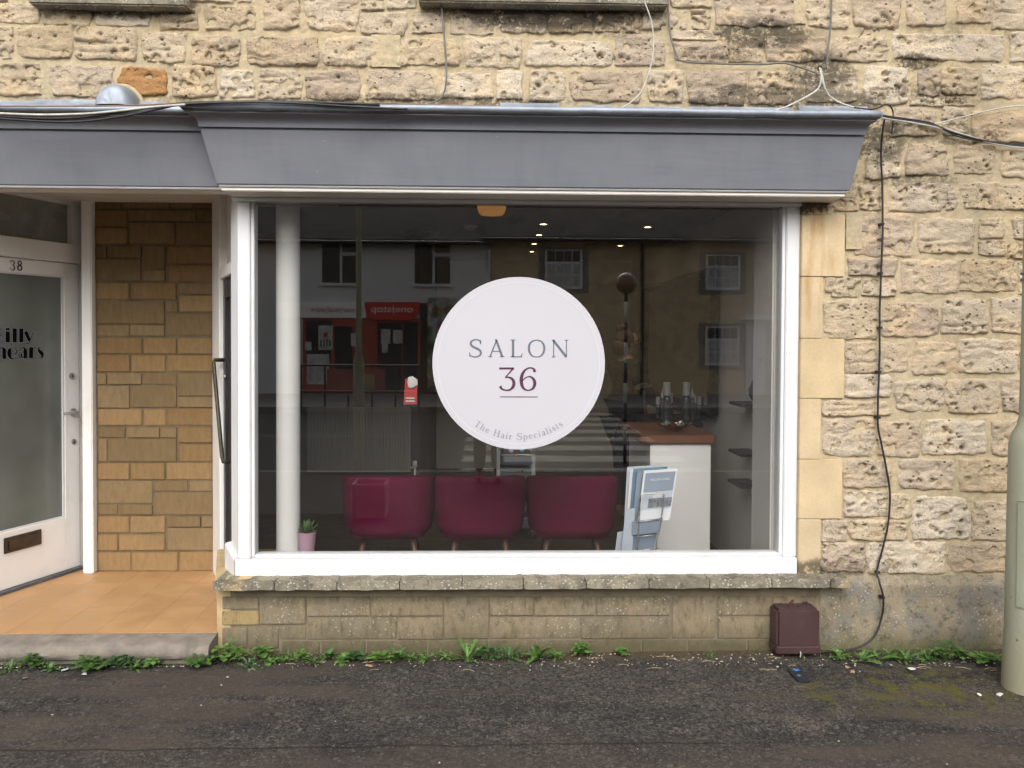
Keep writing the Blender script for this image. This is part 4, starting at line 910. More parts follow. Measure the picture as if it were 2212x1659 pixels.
# clips and lead flashing strips above the left fascia
flash = thing('lead_flashing', tuple(P(150, 228, YW-.02)), 'overlapping grey lead flashing strips above the left fascia', 'flashing')
for u0, u1, v0, v1 in ((-30,70,216,231),(73,258,213,231),(262,345,217,231),(560,600,217,226),(1080,1210,221,232),(1255,1330,226,236),(1335,1480,228,238),(1490,1720,229,240),(1725,1890,227,244)):
    a = P(u0, v0, YW-.02); b = P(u1, v1, YW-.10); m = MB()
    m.grid(10, 3, lambda i, j: (a.x+(b.x-a.x)*i, YW-.012-.10*(1-j)**2+.003*nz(i*4+u0, j, 2), b.z+(a.z-b.z)*j+.003*nz(i*3+u0, 1, j)))
    m.build('flashing_strip', m_lead, flash, smooth=True)
a = P(-30, 226, YW-.014).x
m = MB(); m.tube([(x*.06, YW-.012+.004*nz(x, 1, 1), zF2+.062+.008*nz(x*.5, 2, 1)) for x in range(int(a/.06), int(P(1900,230,YW).x/.06))], .013, 6); m.build('sealant_line', m_ochre, flash, smooth=True)
# lead covered half dome
cD = P(264, 228, YW); rD = P(264, 182, YW).z-cD.z
dome = MB()
def dm(i, j):
    a_ = math.pi*i; t = math.pi/2*j
    rr_ = rD*(1-.0*j)
    e = math.cos(t)**.45
    return (cD.x+rr_*math.cos(a_)*e*.93, YW-.01-.13*math.sin(t)**.8+.002*nz(i*5, j*5, 1), cD.z-.03+rr_*1.12*math.sin(a_)*e+.002*nz(i*6, j*4, 7))
dome.grid(30, 12, dm); hd = dome.build('lead_half_dome', m_lead, smooth=True, label='small grey lead covered half dome above the left fascia', cat='dome')
q = MB(); q.tube([(cD.x+rD*1.02*math.cos(math.pi*k/24), YW-.004, cD.z-.03+rD*1.17*math.sin(math.pi*k/24)) for k in range(25)], .014, 6); q.build('mortar_fillet', m_mortar, hd, smooth=True)
# brown meter box
mb_ = thing('meter_box', tuple(P(1725, 1414, -.02)), 'dark brown plastic meter box on the wall near the ground', 'box')
m_brown = simple('brown_plastic', (.058,.030,.030), .42, .12, 5, .12, 60, dirt=((.095,.065,.06), 6, .5))
a = P(1683, 1318, -.09); b = P(1771, 1399, -.09)
m = MB().box(a.x-.010, -.088, b.z-.004, b.x+.001, YL-.002, a.z+.002)
bx = m.build('cover', m_brown, mb_, bevel=.014, seg=4, autosmooth=60)
zb2 = P(1725, 1414, -.09).z
m = MB(); m.box(a.x-.012, -.091, zb2, b.x+.003, YL-.001, b.z+.008); m.build('base_tray', m_brown, mb_, bevel=.007, seg=3)
m = MB(); cx_, cz_ = (a.x+b.x)/2, (a.z+b.z)/2-.005
m.tube([(cx_+.052*math.cos(t_*math.pi/8), -.083+.006*math.sin(t_*math.pi/8), cz_+.015+.045*math.sin(t_*math.pi/8)) for t_ in range(9)], .0015, 6)
m.tube([(cx_-.052, -.085, cz_+.012), (cx_+.052, -.085, cz_+.012)], .0015, 6); m.tube([(cx_-.03,-.086,cz_-.004),(cx_+.012,-.087,cz_-.03)], .0015, 6); m.tube([(cx_+.03,-.086,cz_-.004),(cx_-.012,-.087,cz_-.03)], .0015, 6)
m.build('moulded_emblem', m_brown, bx, smooth=True)
m = MB(); m.tube([(cx_+.005,-.094,zb2+.018),(cx_+.006,-.097,zb2+.006),(cx_+.004,-.095,zb2-.012)], .003, 6); m.build('latch_tie', m_whitec2, mb_)
m = MB(); m.tube([P(1706,1316,.01),P(1709,1304,.015),P(1713,1296,.02)], [.008,.009,.007], 8); m.build('pipe_stub', simple('rusty_iron',(.10,.045,.025),.9,.3,20,.5,90), mb_, smooth=True)
m = MB()
for k in range(20): 
    x = a.x+.04+(b.x-a.x-.06)*random.random(); r_ = random.uniform(.004,.008); m.ellipsoid((x, random.uniform(-.04,.02), a.z+.003+random.uniform(-.004,.006)), (r_*1.4, r_, r_*.7), 6, 4)
m.build('leaf_debris', simple('wet_debris', (.035,.022,.018), .7, .3, 30), mb_, smooth=True, kind='stuff')
m = MB(); m.tube([P(1702,1412,.0), P(1701,1425,-.0), P(1703,1436,-.03)], .006, 6); m.build('green_lead', simple('green_wire',(.02,.07,.05),.5), mb_)
# black ground marker with blue paint
m_tilep = simple('black_rubber_plate', (.014,.016,.020), .6, .25, 18); m_blue = simple('blue_spray_paint', (.06,.19,.45), .6, .2, 30)
pts = [PZ(u, v, .012) for u, v in ((1700,1445),(1733,1443),(1749,1467),(1744,1471),(1724,1470))]
m = MB(); m.slab([(p.x, p.y, .004) for p in pts][::-1], (0, 0, .008)); gm = m.build('ground_marker', m_tilep, bevel=.002, label='small black plate with blue paint marks lying in front of meter box', cat='plate')
for u, v, s_ in ((1720,1447,.022),(1726,1459,.013)):
    p = PZ(u, v, .0135); m = MB(); rg = random.Random(u)
    m.add([(p.x+s_*(1 if k % 2 else .45)*math.cos(k*math.pi/5)*1.2, p.y+s_*(1 if k % 2 else .5)*math.sin(k*math.pi/5), .0135) for k in range(10)], [tuple(range(10))]); m.build('paint_mark', m_blue, gm)
# lamp post
LX, LY = 2.640, -.47
def mat_post():
    s = N('algae_green_post'); p = s.pos()
    c = s.mix(s.map(s.noise(4, 5, .6, vec=s.mapping((1,1,.35), p)), .35, .65, 0, 1), (.275,.285,.205), (.325,.33,.25))
    c = s.mix(s.map(s.noise(11, 6, .7, vec=s.mapping((1.5,1.5,.25), p)), .52, .68, 0, .6), c, (.30,.275,.18))
    c = s.mix(s.map(s.noise(26, 6, .75, vec=p), .64, .74, 0, .6), c, (.14,.13,.08))
    z = s.math('ADD', s.sep(p)[2], s.math('MULTIPLY', s.noise(6, 5, vec=p), .4)); c = s.mix(s.map(z, .75, .2, 0, .6), c, (.28,.25,.155))
    c = s.mix(s.math('MULTIPLY', s.map(s.vor(13, vec=p), .09, .05, 0, 1), .8), c, (.07,.05,.03))
    return s.done(c, .62, s.bump(s.noise(50, 5, vec=p), .3, .006))
m_post = mat_post()
lp = thing('lamp_post', (LX, LY, 0), 'pale green lamp post with a wide base at the right edge', 'lamp post')
def zy(v): return P(2190, v, LY).z
rb_ = .108
MB().lathe([(rb_+.012,-.02),(rb_+.010,.06),(rb_+.003,.30),(rb_-.002,zy(960)),(rb_-.014,zy(938)),(.070,zy(917)),(.066,zy(905)),(.064,zy(900))], (LX,LY,0), 32).build('base_column', m_post, lp, autosmooth=40)
MB().lathe([(.0635,zy(902)),(.058,2.2),(.050,5.5),(.045,6.2)], (LX,LY,0), 28).build('shaft', m_post, lp, smooth=True)
m = MB(); m.tube([(LX,LY,6.1),(LX,LY-.1,6.4),(LX,LY-.8,6.55)], .03, 10); m.build('arm', m_post, lp, smooth=True)
m = MB(); m.ellipsoid((LX,LY-1.1,6.55), (.13,.36,.08), 16, 10); m.build('lantern', m_greyc, lp, smooth=True)
m = MB(); m.grid(10, 2, lambda i, j: (LX+(rb_+.008)*math.cos(R(205+60*i)), LY+(rb_+.008)*math.sin(R(205+60*i)), .42+.50*j)); m.build('access_door', m_post, lp, smooth=True)
for zz_ in (.415, .925): m = MB(); m.tube([(LX+(rb_+.004)*math.cos(R(203+64*k/12)), LY+(rb_+.004)*math.sin(R(203+64*k/12)), zz_) for k in range(13)], .0025, 5); m.build('door_seam', m_post, lp)
m = MB(); m.lathe([(.066,-.006),(.069,0),(.066,.006)], (LX,LY,zy(603)), 24); m.lathe([(.066,-.006),(.069,0),(.066,.006)], (LX,LY,zy(590)), 24); m.build('strap_band', m_greyc, lp)

# ================================================================== WEEDS ALONG THE WALL FOOT
def mat_leaf(name, a, b):
    s = N(name); r = s.rnd(); p = s.pos()
    c = s.mix(r, a, b); c = s.scale(c, s.map(s.noise(35, 4, vec=p), .3, .7, .75, 1.25))
    c = s.mix(s.map(s.noise(18, 4, .6, vec=p), .62, .75, 0, .4), c, (.17,.17,.05))
    s.done(c, .5, s.bump(s.noise(140, 3, vec=p), .3, .003), Specular_IOR_Level=.4)
    s.b.inputs['Subsurface Weight'].default_value = .0
    return s.m
m_leafs = [mat_leaf('leaf_mid', (.048,.105,.022), (.072,.145,.034)), mat_leaf('leaf_light', (.075,.155,.030), (.105,.20,.045)), mat_leaf('leaf_dark', (.035,.080,.026), (.05,.11,.036)), mat_leaf('leaf_blue', (.060,.125,.055), (.08,.15,.06))]
m_stem = simple('weed_stem', (.10,.15,.05), .6, .2, 20)
def leaf(base, az, el, L, W, kind, curl, rg, mat, parent):
    n = 9; d = Vector((math.cos(az), math.sin(az), 0)); sd_ = Vector((-d.y, d.x, 0)); vs = []; pet = .28 if kind in ('ovate', 'round') else .12
    for i in range(n+1):
        t = i/n; e = el-curl*t
        if i == 0: c = Vector(base)
        else: c = c+(d*math.cos(e)+Vector((0,0,1))*math.sin(e))*(L/n)
        if t < pet: wd = .06*W
        else:
            k = (t-pet)/(1-pet)
            if kind == 'lance': wd = W*(math.sin(math.pi*min(1, k**.8))**.8)*.5
            elif kind == 'lobed': wd = W*(.35+.75*k)*(.55+.45*math.cos(k*math.pi*7))*.5*(1 if k < .82 else (1-k)/.18)
            elif kind == 'round': wd = W*.5*math.sqrt(max(0, 1-(2*k-1)**2))
            else: wd = W*.5*(math.sin(math.pi*k**.75)**.7 if k < 1 else 0)
        wd = max(wd, .0006); nrm = Vector((0,0,1))*math.cos(e)-d*math.sin(e)
        vs += [c-sd_*wd+nrm*wd*.25, c+nrm*(-.05*wd), c+sd_*wd+nrm*wd*.25]
    fs = []
    for i in range(n):
        for k in (0, 1): fs.append((i*3+k, i*3+k+1, (i+1)*3+k+1, (i+1)*3+k))
    MB().add(vs, fs).build('leaf', mat, parent, smooth=True)
def plant(u, v, wpx, kind, mi, up, label, n=None, tall=0):
    base = PZ(u, v, .0); base.y = min(base.y, -.012 if u > 472 else -.13); rg = random.Random(int(u*7+v)); wm = wpx*CS/FPX*4.3/2*(1.30 if kind == 'round' else (1.40 if wpx > 195 else 1.18))
    root = thing({'lance':'dock_weed','lobed':'thistle_weed','round':'chickweed','ovate':'broadleaf_weed'}[kind], tuple(base), label, 'weed', 'weeds along the wall foot')
    mat = m_leafs[mi]
    if kind == 'round':
        N_ = n or 18
        m = MB()
        for k in range(N_):
            az = rg.uniform(0, 2*math.pi); rr_ = wm*math.sqrt(rg.random())*.9; zz = .022+tall*rg.random()+up*.075*(1-rr_/wm)*rg.uniform(.5,1)
            tip = base+Vector((rr_*math.cos(az), rr_*math.sin(az)*.55-.01, zz)); st = base+Vector((rr_*.2*math.cos(az), rr_*.1*math.sin(az), 0))
            tip.y = min(tip.y, -.012 if u > 472 else -.125)
            m.tube([st, (st+tip)/2+Vector((0,0,.012)), tip], .0013, 4)
            for q in range(3):
                leaf(tip, az+q*2.1+rg.uniform(-.4,.4), rg.uniform(-.1,.5), rg.uniform(.024,.042), rg.uniform(.020,.031), 'round', .3, rg, mat, root)
        m.build('stem', m_stem, root)
    else:
        N_ = n or rg.choice([14, 17, 20])
        for k in range(N_):
            az = 2*math.pi*k*.382+rg.uniform(-.25,.25); L = wm*rg.choice([rg.uniform(.4,.8), rg.uniform(.7,1.25)])*(1+tall*rg.random()*.5); el = rg.uniform(.12,.5)+up*rg.random()
            if math.sin(az) > .2: el = max(el, 1.0+.3*rg.random()); L *= .8
            st = base+Vector((rg.uniform(-.008,.008), rg.uniform(-.01,.0), .004+tall*.03*rg.random()))
            leaf(st, az, el, L, L*{'lance':.27,'lobed':.40,'ovate':.50}[kind], kind, rg.uniform(.3,1.0), rg, mat, root)
    return root
WEEDS = [(D0,85,1030,165,'lobed',0,.3,'step'),(D0,262,1010,170,'round',0,.8,'step'),(D0,428,1030,115,'ovate',0,.4,'step'),(D0,745,1020,250,'round',0,.7,'step'),(D0,1010,1000,150,'round',2,.9,'step'),(D0,1125,1020,150,'lance',0,.7,'step'),(D0,1290,985,60,'round',1,.3,'step'),
 (D0,1655,985,180,'round',0,.8,'step'),(D0,1880,950,260,'round',1,1.4,'wall'),(D0,2065,1000,190,'lobed',3,.4,'wall'),
 (D1,190,930,110,'round',1,1.0,'wall'),(D1,258,960,120,'ovate',1,.5,'wall'),(D1,375,950,125,'ovate',1,.5,'wall'),(D1,508,945,80,'round',1,.4,'wall'),(D1,615,970,180,'lobed',0,.8,'wall'),(D1,740,930,170,'ovate',0,1.0,'wall'),(D1,862,950,150,'ovate',1,.5,'wall'),(D1,955,940,90,'round',2,.3,'wall'),
 (D1,1165,955,110,'round',1,.6,'wall'),(D1,1300,950,210,'lance',0,1.0,'wall'),(D1,1420,935,110,'ovate',0,.6,'wall'),(D1,1530,945,160,'lance',1,.5,'wall'),(D1,1710,925,140,'lance',1,.5,'wall'),(D1,1885,950,290,'lobed',1,1.0,'wall'),(D1,2060,930,190,'round',2,.9,'wall'),
 (D2,240,930,240,'lobed',2,.7,'wall'),(D2,480,930,290,'lance',1,1.0,'wall'),(D2,630,920,140,'lance',1,.6,'wall'),(D2,842,895,90,'round',1,.7,'wall'),(D2,1172,900,45,'round',1,.2,'wall'),(D2,1905,925,60,'lance',1,.3,'wall'),
 (D3,665,925,170,'ovate',1,.6,'plinth'),(D3,860,955,230,'lobed',1,.4,'plinth'),(D3,960,910,130,'lance',1,.7,'plinth'),(D3,1105,930,190,'lance',1,.8,'plinth'),(D3,1235,955,270,'lance',0,.8,'plinth'),(D3,1385,930,180,'lance',0,.6,'plinth'),(D3,1470,935,190,'lobed',0,1.2,'plinth'),(D3,1575,930,210,'round',0,1.2,'plinth'),(D3,1690,925,150,'lance',2,.9,'plinth'),(D3,1900,960,230,'round',1,.5,'plinth')]
ORD = ['first','second','third','fourth','fifth','sixth','seventh','eighth','ninth','tenth','eleventh','twelfth','thirteenth','fourteenth','fifteenth','sixteenth','seventeenth','eighteenth','nineteenth','twentieth','twenty-first','twenty-second','twenty-third','twenty-fourth']
DESC = {'lobed':'toothed leafed weed', 'round':'round leafed weed', 'ovate':'broad leafed weed', 'lance':'narrow leafed weed'}
HUE = ['green', 'bright green', 'dark green', 'blue green']; WHERE = {'step':'the doorstep', 'wall':'the window wall', 'plinth':'the right plinth'}
cnt = {}
for (ox, oy), x, y, wd, kd, mi, up, wh in WEEDS:
    k = cnt.get(wh, 0); cnt[wh] = k+1
    u, v = cv(ox, oy, x, y)
    plant(u, v, wd, kd, mi, up, f'{HUE[mi]} {DESC[kd]}, {ORD[k]} from left along {WHERE[wh]}', n=(7 if wd < 90 else (24 if wd > 200 else None)) if kd == 'round' else (6 if wd < 90 else None))
# ---- litter, loose chips and dead stems
def scrap(name, u, v, s_, mat, label, seed):
    p = PZ(u, v, .01); rg = random.Random(seed); m = MB(); n_ = 6
    ring = [(p.x+s_*rg.uniform(.6,1.1)*math.cos(2*math.pi*k/n_), p.y+s_*rg.uniform(.6,1.1)*math.sin(2*math.pi*k/n_), .008+rg.uniform(0,.012)) for k in range(n_)]
    m.add([(p.x, p.y, .016)]+ring+[(x, y, z-.0015) for x, y, z in ring], [(0, i+1, (i+1) % n_+1) for i in range(n_)]+[(i+1, n_+1+i, n_+1+(i+1) % n_, (i+1) % n_+1) for i in range(n_)])
    m.build(name, mat, label=label, cat='litter', group='litter on the pavement')
m_paper = simple('dirty_paper', (.62,.61,.58), .8, .15, 20); m_dry = simple('dry_leaf', (.32,.19,.10), .8, .3, 30)
for args in (('paper_scrap', *cv(0,2050,540,1025), .026, m_paper, 'torn white paper scrap by the weeds below the doorstep', 1), ('paper_scrap', *cv(0,2050,695,1060), .014, m_paper, 'small pale scrap left of the narrow leafed weed below doorstep', 2),
             ('dry_leaf', *cv(0,2050,210,1092), .017, m_dry, 'orange brown dry leaf at the far left of the pavement', 3), ('dry_leaf', *cv(2840,2050,750,1003), .016, m_dry, 'tan dry leaf right of the black plate, the nearer to the wall', 4),
             ('dry_leaf', *cv(2840,2050,790,1045), .013, m_dry, 'tan dry leaf right of the black plate, the farther from the wall', 5), ('paper_scrap', *cv(2840,2050,1280,1018), .022, m_paper, 'flat white scrap in front of the plinth weeds', 6),
             ('paper_scrap', *cv(2840,2050,2010,1225), .020, m_paper, 'white scrap at the foot of the lamp post', 7), ('paper_scrap', *cv(2840,2050,1845,1228), .014, m_paper, 'small pale scrap left of the lamp post foot', 8),
             ('dry_leaf', *cv(900,2050,1075,990), .018, m_dry, 'brown dry leaf below the middle of the low wall', 9)):
    scrap(*args)
rg = random.Random(3); m = MB(); m2 = MB()
for k in range(760):
    u = rg.uniform(-30, 2180); near = rg.random() < .955
    p = PZ(u, rg.uniform(1412, 1440) if near else rg.uniform(1430, 1655), .004); p.y = min(p.y, .01 if u > 475 else -.13)
    r_ = rg.uniform(.0020, .0050)
    (m if rg.random() < .45 else m2).ellipsoid((p.x, p.y, .004), (r_*rg.uniform(.8,1.6), r_, r_*.7), 6, 4, lambda d: 1+.25*nz(d.x*2+k, d.y*2, d.z*2))
m.build('loose_gravel', simple('pale_chips', (.42,.38,.31), .9, .3, 40), kind='stuff', label='pale stone chips scattered on the pavement', cat='gravel')
m2.build('soil_crumbs', simple('dark_crumbs', (.075,.058,.04), .95, .4, 40), kind='stuff', label='dark soil crumbs along the wall foot', cat='soil')
rg = random.Random(11); m = MB()
for k in range(46):
    p = PZ(rg.uniform(480, 2150), rg.uniform(1416, 1450), .006); p.y = min(p.y, .0); a_ = rg.uniform(-.6, .6)+(math.pi/2 if rg.random() < .1 else 0); L = rg.uniform(.02, .085)
    q0 = p+Vector((math.cos(a_)*L/2, math.sin(a_)*L/2*.6, .003)); q1 = p-Vector((math.cos(a_)*L/2, math.sin(a_)*L/2*.6, -.004))
    m.tube([q0, p+Vector((0, .006*rg.uniform(-1,1), .008)), q1], .0012, 4)
m.build('dead_stems', simple('straw', (.36,.29,.17), .9, .25, 30), kind='stuff', label='dead grass stems lying along the wall foot', cat='dead grass')

# seedlings and grass blades between the weeds
rg = random.Random(21); m = MB(); gr = MB()
spots = [(cv(ox, oy, x, y), wd) for (ox, oy), x, y, wd, kd, mi, up, wh in WEEDS]
for k in range(1000):
    (u, v), wd = rg.choice(spots); u += rg.gauss(0, wd*.10); v += rg.gauss(-1, 3.5)
    p = PZ(u, max(1411, v), 0); p.y = min(p.y, -.006 if u > 472 else -.122)
    L = rg.uniform(.008, .021); az = rg.uniform(0, 6.28); el = rg.uniform(0, .9); d = Vector((math.cos(az)*math.cos(el), math.sin(az)*math.cos(el), math.sin(el))); sd_ = Vector((-math.sin(az), math.cos(az), 0))
    b0 = p+Vector((0, 0, rg.uniform(.003, .035))); c1 = b0+d*L*.55
    m.add([b0, c1+sd_*L*.36, b0+d*L, c1-sd_*L*.36], [(0, 1, 2, 3)])
for k in range(150):
    (u, v), wd = rg.choice(spots); u += rg.gauss(0, wd*.22); p = PZ(u, max(1411, v-2), 0); p.y = min(p.y, -.006 if u > 472 else -.122)
    H_ = rg.uniform(.03, .10); az = rg.uniform(0, 6.28); bend = rg.uniform(.01, .05); q = [p+Vector((math.cos(az)*bend*t*t, math.sin(az)*bend*t*t-.01*t, H_*t*(1-.25*t))) for t in (0, .35, .7, 1)]
    w_ = Vector((.0016, 0, 0)); vs = []
    for i, c in enumerate(q): vs += [c-w_*(1-i/3.4), c+w_*(1-i/3.4)]
    gr.add(vs, [(2*i, 2*i+1, 2*i+3, 2*i+2) for i in range(3)])
m.build('seedling_cover', m_leafs[0], kind='stuff', label='tiny green seedlings filling the gaps along the wall foot', cat='ground cover')
gr.build('grass_blades', m_leafs[1], kind='stuff', label='thin grass blades among the weeds along the wall foot', cat='grass')
# ================================================================== SALON INTERIOR
ZF, ZC = .10, 2.60; XRW = 1.75
m_iwall = simple('salon_wall_paint', (.10,.095,.085), .8, .05, 2); m_iwl = simple('salon_white_wall', (.60,.58,.54), .75, .05, 2)
m_iceil = simple('salon_ceiling_paint', (.22,.21,.195), .85, .04, 2)
m_ifloor = simple('salon_dark_floor', (.040,.030,.022), .55, .3, 4, .1, 30, spec=.25)
MB().box(-2.7, .205, ZF-.1, XRW+.1, 5.6, ZF).build('salon_floor', m_ifloor, kind='structure')
MB().box(-2.7, .21, ZC, XRW+.1, 5.6, ZC+.1).build('salon_ceiling', m_iceil, kind='structure')
MB().box(-2.7, 5.5, ZF, XRW+.1, 5.6, ZC).build('salon_back_wall', m_iwl, kind='structure')
MB().box(XRW, .205, ZF, XRW+.1, 5.5, ZC).build('salon_side_wall', m_iwl, kind='structure')
MB().box(-2.7, YP+.21, ZF, -2.6, 5.5, ZC).build('salon_side_wall', m_iwall, kind='structure')
MB().box(-2.6, YP+.21, ZF, bx1+.03, YP+.25, ZC).build('salon_porch_wall', m_iwall, kind='structure')
MB().box(-2.6, 3.02, ZF, P(906, 950, 3.0).x, 5.5, ZC).build('salon_partition', m_iwall, kind='structure')
px0 = P(1650, 800, .35).x
MB().box(px0, .215, ZF, XRW, .55, ZC).build('window_pier', m_iwl, kind='structure', bevel=.01)
for i, dx in enumerate((.03, .075)): MB().box(px0+dx, .207, ZF, px0+dx+.008, .2148, ZC).build('pier_bead', m_white, bpy.data.objects['window_pier'])
# round white column behind the glass
xa, xb = P(597, 800, .36).x, P(648, 800, .36).x
MB().lathe([((xb-xa)/2, ZF), ((xb-xa)/2, ZC)], ((xa+xb)/2, .36, 0), 32).build('round_column', m_colw, smooth=True, label='slim white round column just inside the window', cat='column')
# radiator on the partition
rd = thing('radiator', tuple(P(775, 1027, 2.95)), 'ribbed pale radiator panel on the partition behind the chairs', 'radiator')
a = P(662, 880, 2.93); b = P(886, 1021, 2.93)
m_rad = simple('radiator_enamel', (.30,.285,.25), .5, .05, 3)
MB().box(a.x, 2.945, b.z, b.x, 3.0, a.z).build('panel', m_rad, rd, bevel=.006)
nrib = 34
for i in range(nrib):
    x = a.x+.02+(b.x-a.x-.04)*i/(nrib-1); m = MB(); m.box(x-.008, 2.934, b.z+.02, x+.008, 2.946, a.z-.03); m.build('rib', m_rad, rd, bevel=.004, seg=1)
m = MB(); p = P(896, 1010, 2.95); m.tube([(p.x-.04, p.y, b.z+.04), (p.x, p.y, b.z+.04), (p.x, p.y, ZF)], .010, 8); m.lathe([(0,.05),(.02,.05),(.022,0),(.012,-.01),(0,-.01)], (p.x, p.y, b.z+.05), 12); m.build('valve', m_white, rd, smooth=True)
# tub chairs
m_fab = simple('burgundy_velvet', (.088,.005,.027), .85, .14, 5, .3, 220, spec=.06); m_legw = simple('walnut_leg', (.09,.042,.022), .45, .2, 14)
def make_chair():
    root = thing('tub_chair', (0,0,0), 'x', 'chair', 'burgundy tub chairs facing into the salon')
    H0, H1 = .31, .715; n, k = 44, 14
    def shell(i, j, inner):
        a_ = R(-90)+R(128)*(2*i-1)                # the back points to -Y
        t = j; e = abs(2*i-1)
        ex = 3.2; ca, sa = math.cos(a_), math.sin(a_)
        rad = 1/((abs(ca)**ex+abs(sa)**ex)**(1/ex))
        taper = .91+.09*math.sin(math.pi/2*min(1, t*1.25))
        rnd_ = 1-.16*max(0, 1-t/.16)**2-.035*max(0, (t-.9)/.1)**2
        rx, ry = (.300, .285) if not inner else (.240, .225)
        top = H1-.15*max(0, e-.35)**1.3-.012*abs(2*i-1)**2*3*(1 if e < .4 else .5)
        z = H0+(top-H0)*t if not inner else H0+.06+(top-H0-.06)*t
        if inner: z = min(z, top); rnd_ = 1
        return (rx*rad*ca*taper*rnd_, ry*rad*sa*taper*rnd_, z)
    m = MB(); m.grid(n, k, lambda i, j: shell(i, j, False)); m.grid(n, k, lambda i, j: shell(1-i, j, True))
    o1 = 0; o2 = (n+1)*(k+1); fs = []
    for i in range(n): fs.append((o1+k*(n+1)+i, o1+k*(n+1)+i+1, o2+k*(n+1)+n-i-1, o2+k*(n+1)+n-i))
    for j in range(k): fs.append((o1+j*(n+1), o1+(j+1)*(n+1), o2+(j+1)*(n+1)+n, o2+j*(n+1)+n)); fs.append((o1+j*(n+1)+n, o2+j*(n+1), o2+(j+1)*(n+1), o1+(j+1)*(n+1)+n))
    m.f += fs; m.build('backrest', m_fab, root, autosmooth=60)
    m = MB(); m.ellipsoid((0, .01, H0+.075), (.262, .275, .085), 28, 10, lambda d: 1/((abs(d.x)**3.4+abs(d.y)**3.4)**(1/3.4)+.0001) if abs(d.z) < .75 else 1.0/((abs(d.x)**3.4+abs(d.y)**3.4)**(1/3.4)*.5+.6))
    m.v = [(max(-.23, min(.23, x)), max(-.22, min(.27, y)), max(H0+.0, min(H0+.15, z))) for x, y, z in m.v]
    m.build('seat', m_fab, root, smooth=True)
    m = MB(); m.grid(20, 20, lambda i, j: ((i-.5)*.40, (j-.5)*.38, H0+.006)); m.build('seat_base', m_fab, root)
    for sx, sy in ((-1,-1),(1,-1),(-1,1),(1,1)):
        m = MB(); m.tube([(sx*.15, sy*.14, H0+.02), (sx*.205, sy*.20, 0)], [.021, .012], 10); m.build('leg', m_legw, root, smooth=True)
    return root
ch0 = make_chair()
labs = ['burgundy tub chair nearest the white column', 'burgundy tub chair in the middle, below the round sign', 'burgundy tub chair beside the magazine rack']
for i, u in enumerate((841, 1037.5, 1233)):
    c = ch0 if i == 0 else copy_tree(ch0)
    p = P(u, 1100, 1.05); c.location = (p.x, 1.05, ZF); c.rotation_euler = (0, 0, R((4, 0, -3)[i])); c['label'] = labs[i]
# potted plant on the inner sill
pp = P(657, 1195, .32); m_pink = simple('pink_pot_glaze', (.40,.25,.31), .45, .06)
pl = thing('potted_plant', (pp.x, .34, pp.z-.03), 'small green succulent in a pink pot beside the white column', 'plant')
zpt = P(657, 1150, .32).z
MB().lathe([(0,-.03),(.036,-.03),(.040,0),(.052,zpt-pp.z),(.048,zpt-pp.z),(.046,zpt-pp.z-.012),(0,zpt-pp.z-.012)], (pp.x+.012, .34, pp.z), 24).build('pot', m_pink, pl, autosmooth=40)
MB().box(xa-.1, .30-.08, ZF, pp.x+.10, .34+.10, pp.z-.031).build('display_ledge', m_white, pl, bevel=.006)
rg = random.Random(4); ml = mat_leaf('succulent_leaf', (.05,.11,.03), (.08,.16,.05))
for k in range(26):
    az = k*2.4; el = .25+1.2*k/26; leaf((pp.x+.012+.01*math.cos(az), .34+.01*math.sin(az), zpt-.008), az, el, rg.uniform(.05,.085), .022, 'lance', -.2, rg, ml, pl)
# reception counter
Yc0, Yc1 = 1.0, 1.85
ct = thing('reception_counter', (1.27, 1.4, ZF), 'narrow white reception counter with a brown wooden top', 'counter')
m_wood = simple('mahogany_top', (.15,.060,.026), .42, .3, 5, .05, 50)
a = P(1405, 961, Yc0+.03); b = P(1536, 961, Yc0+.03); zct = P(1470, 941, Yc0).z; zcb = P(1470, 959, Yc0).z
MB().box(a.x, Yc0+.03, ZF, b.x, Yc1-.02, zcb-.0005).build('cabinet', m_colw, ct, bevel=.006)
xa_, xb_ = P(1383, 950, Yc0).x, P(1549, 950, Yc0).x; rc = .07; ring = []
for cx_, cy_, a0_ in ((xa_+rc, Yc0+rc, 180), (xb_-rc*.4, Yc0+rc*.4, 270), (xb_-rc, Yc1-rc, 0), (xa_+rc, Yc1-rc, 90)):
    r_ = rc*.4 if a0_ == 270 else rc
    ring += [(cx_+r_*math.cos(R(a0_+k*15)), cy_+r_*math.sin(R(a0_+k*15)), zcb) for k in range(7)]
MB().slab(ring, (0, 0, zct-zcb)).build('worktop', m_wood, ct, bevel=.008)
# copper leaf dish
m_cop = simple('copper_dish', (.30,.12,.06), .3, .2, 14, metal=.75); m_foil = simple('silver_foil', (.62,.60,.57), .25, .2, 40, .8, 60, metal=.9)
pd = P(1454, 940, Yc0+.22); dish = thing('leaf_dish', (pd.x, Yc0+.22, zct), 'copper leaf shaped dish lined with silver on the counter', 'dish')
def dsh(s_): 
    def fn(i, j):
        a_ = 2*math.pi*i; r_ = j*(.118+.012*math.cos(5*a_)); z_ = .052*j**1.6*(1+.22*math.cos(7*a_)*j)
        return (pd.x+r_*math.cos(a_), Yc0+.22+r_*.8*math.sin(a_), zct+.004+z_+s_)
    return fn
m = MB(); m.grid(48, 8, dsh(0)); m.build('bowl', m_cop, dish, smooth=True)
m = MB(); m.grid(48, 8, dsh(.004)); m.build('lining', m_foil, dish, smooth=True)
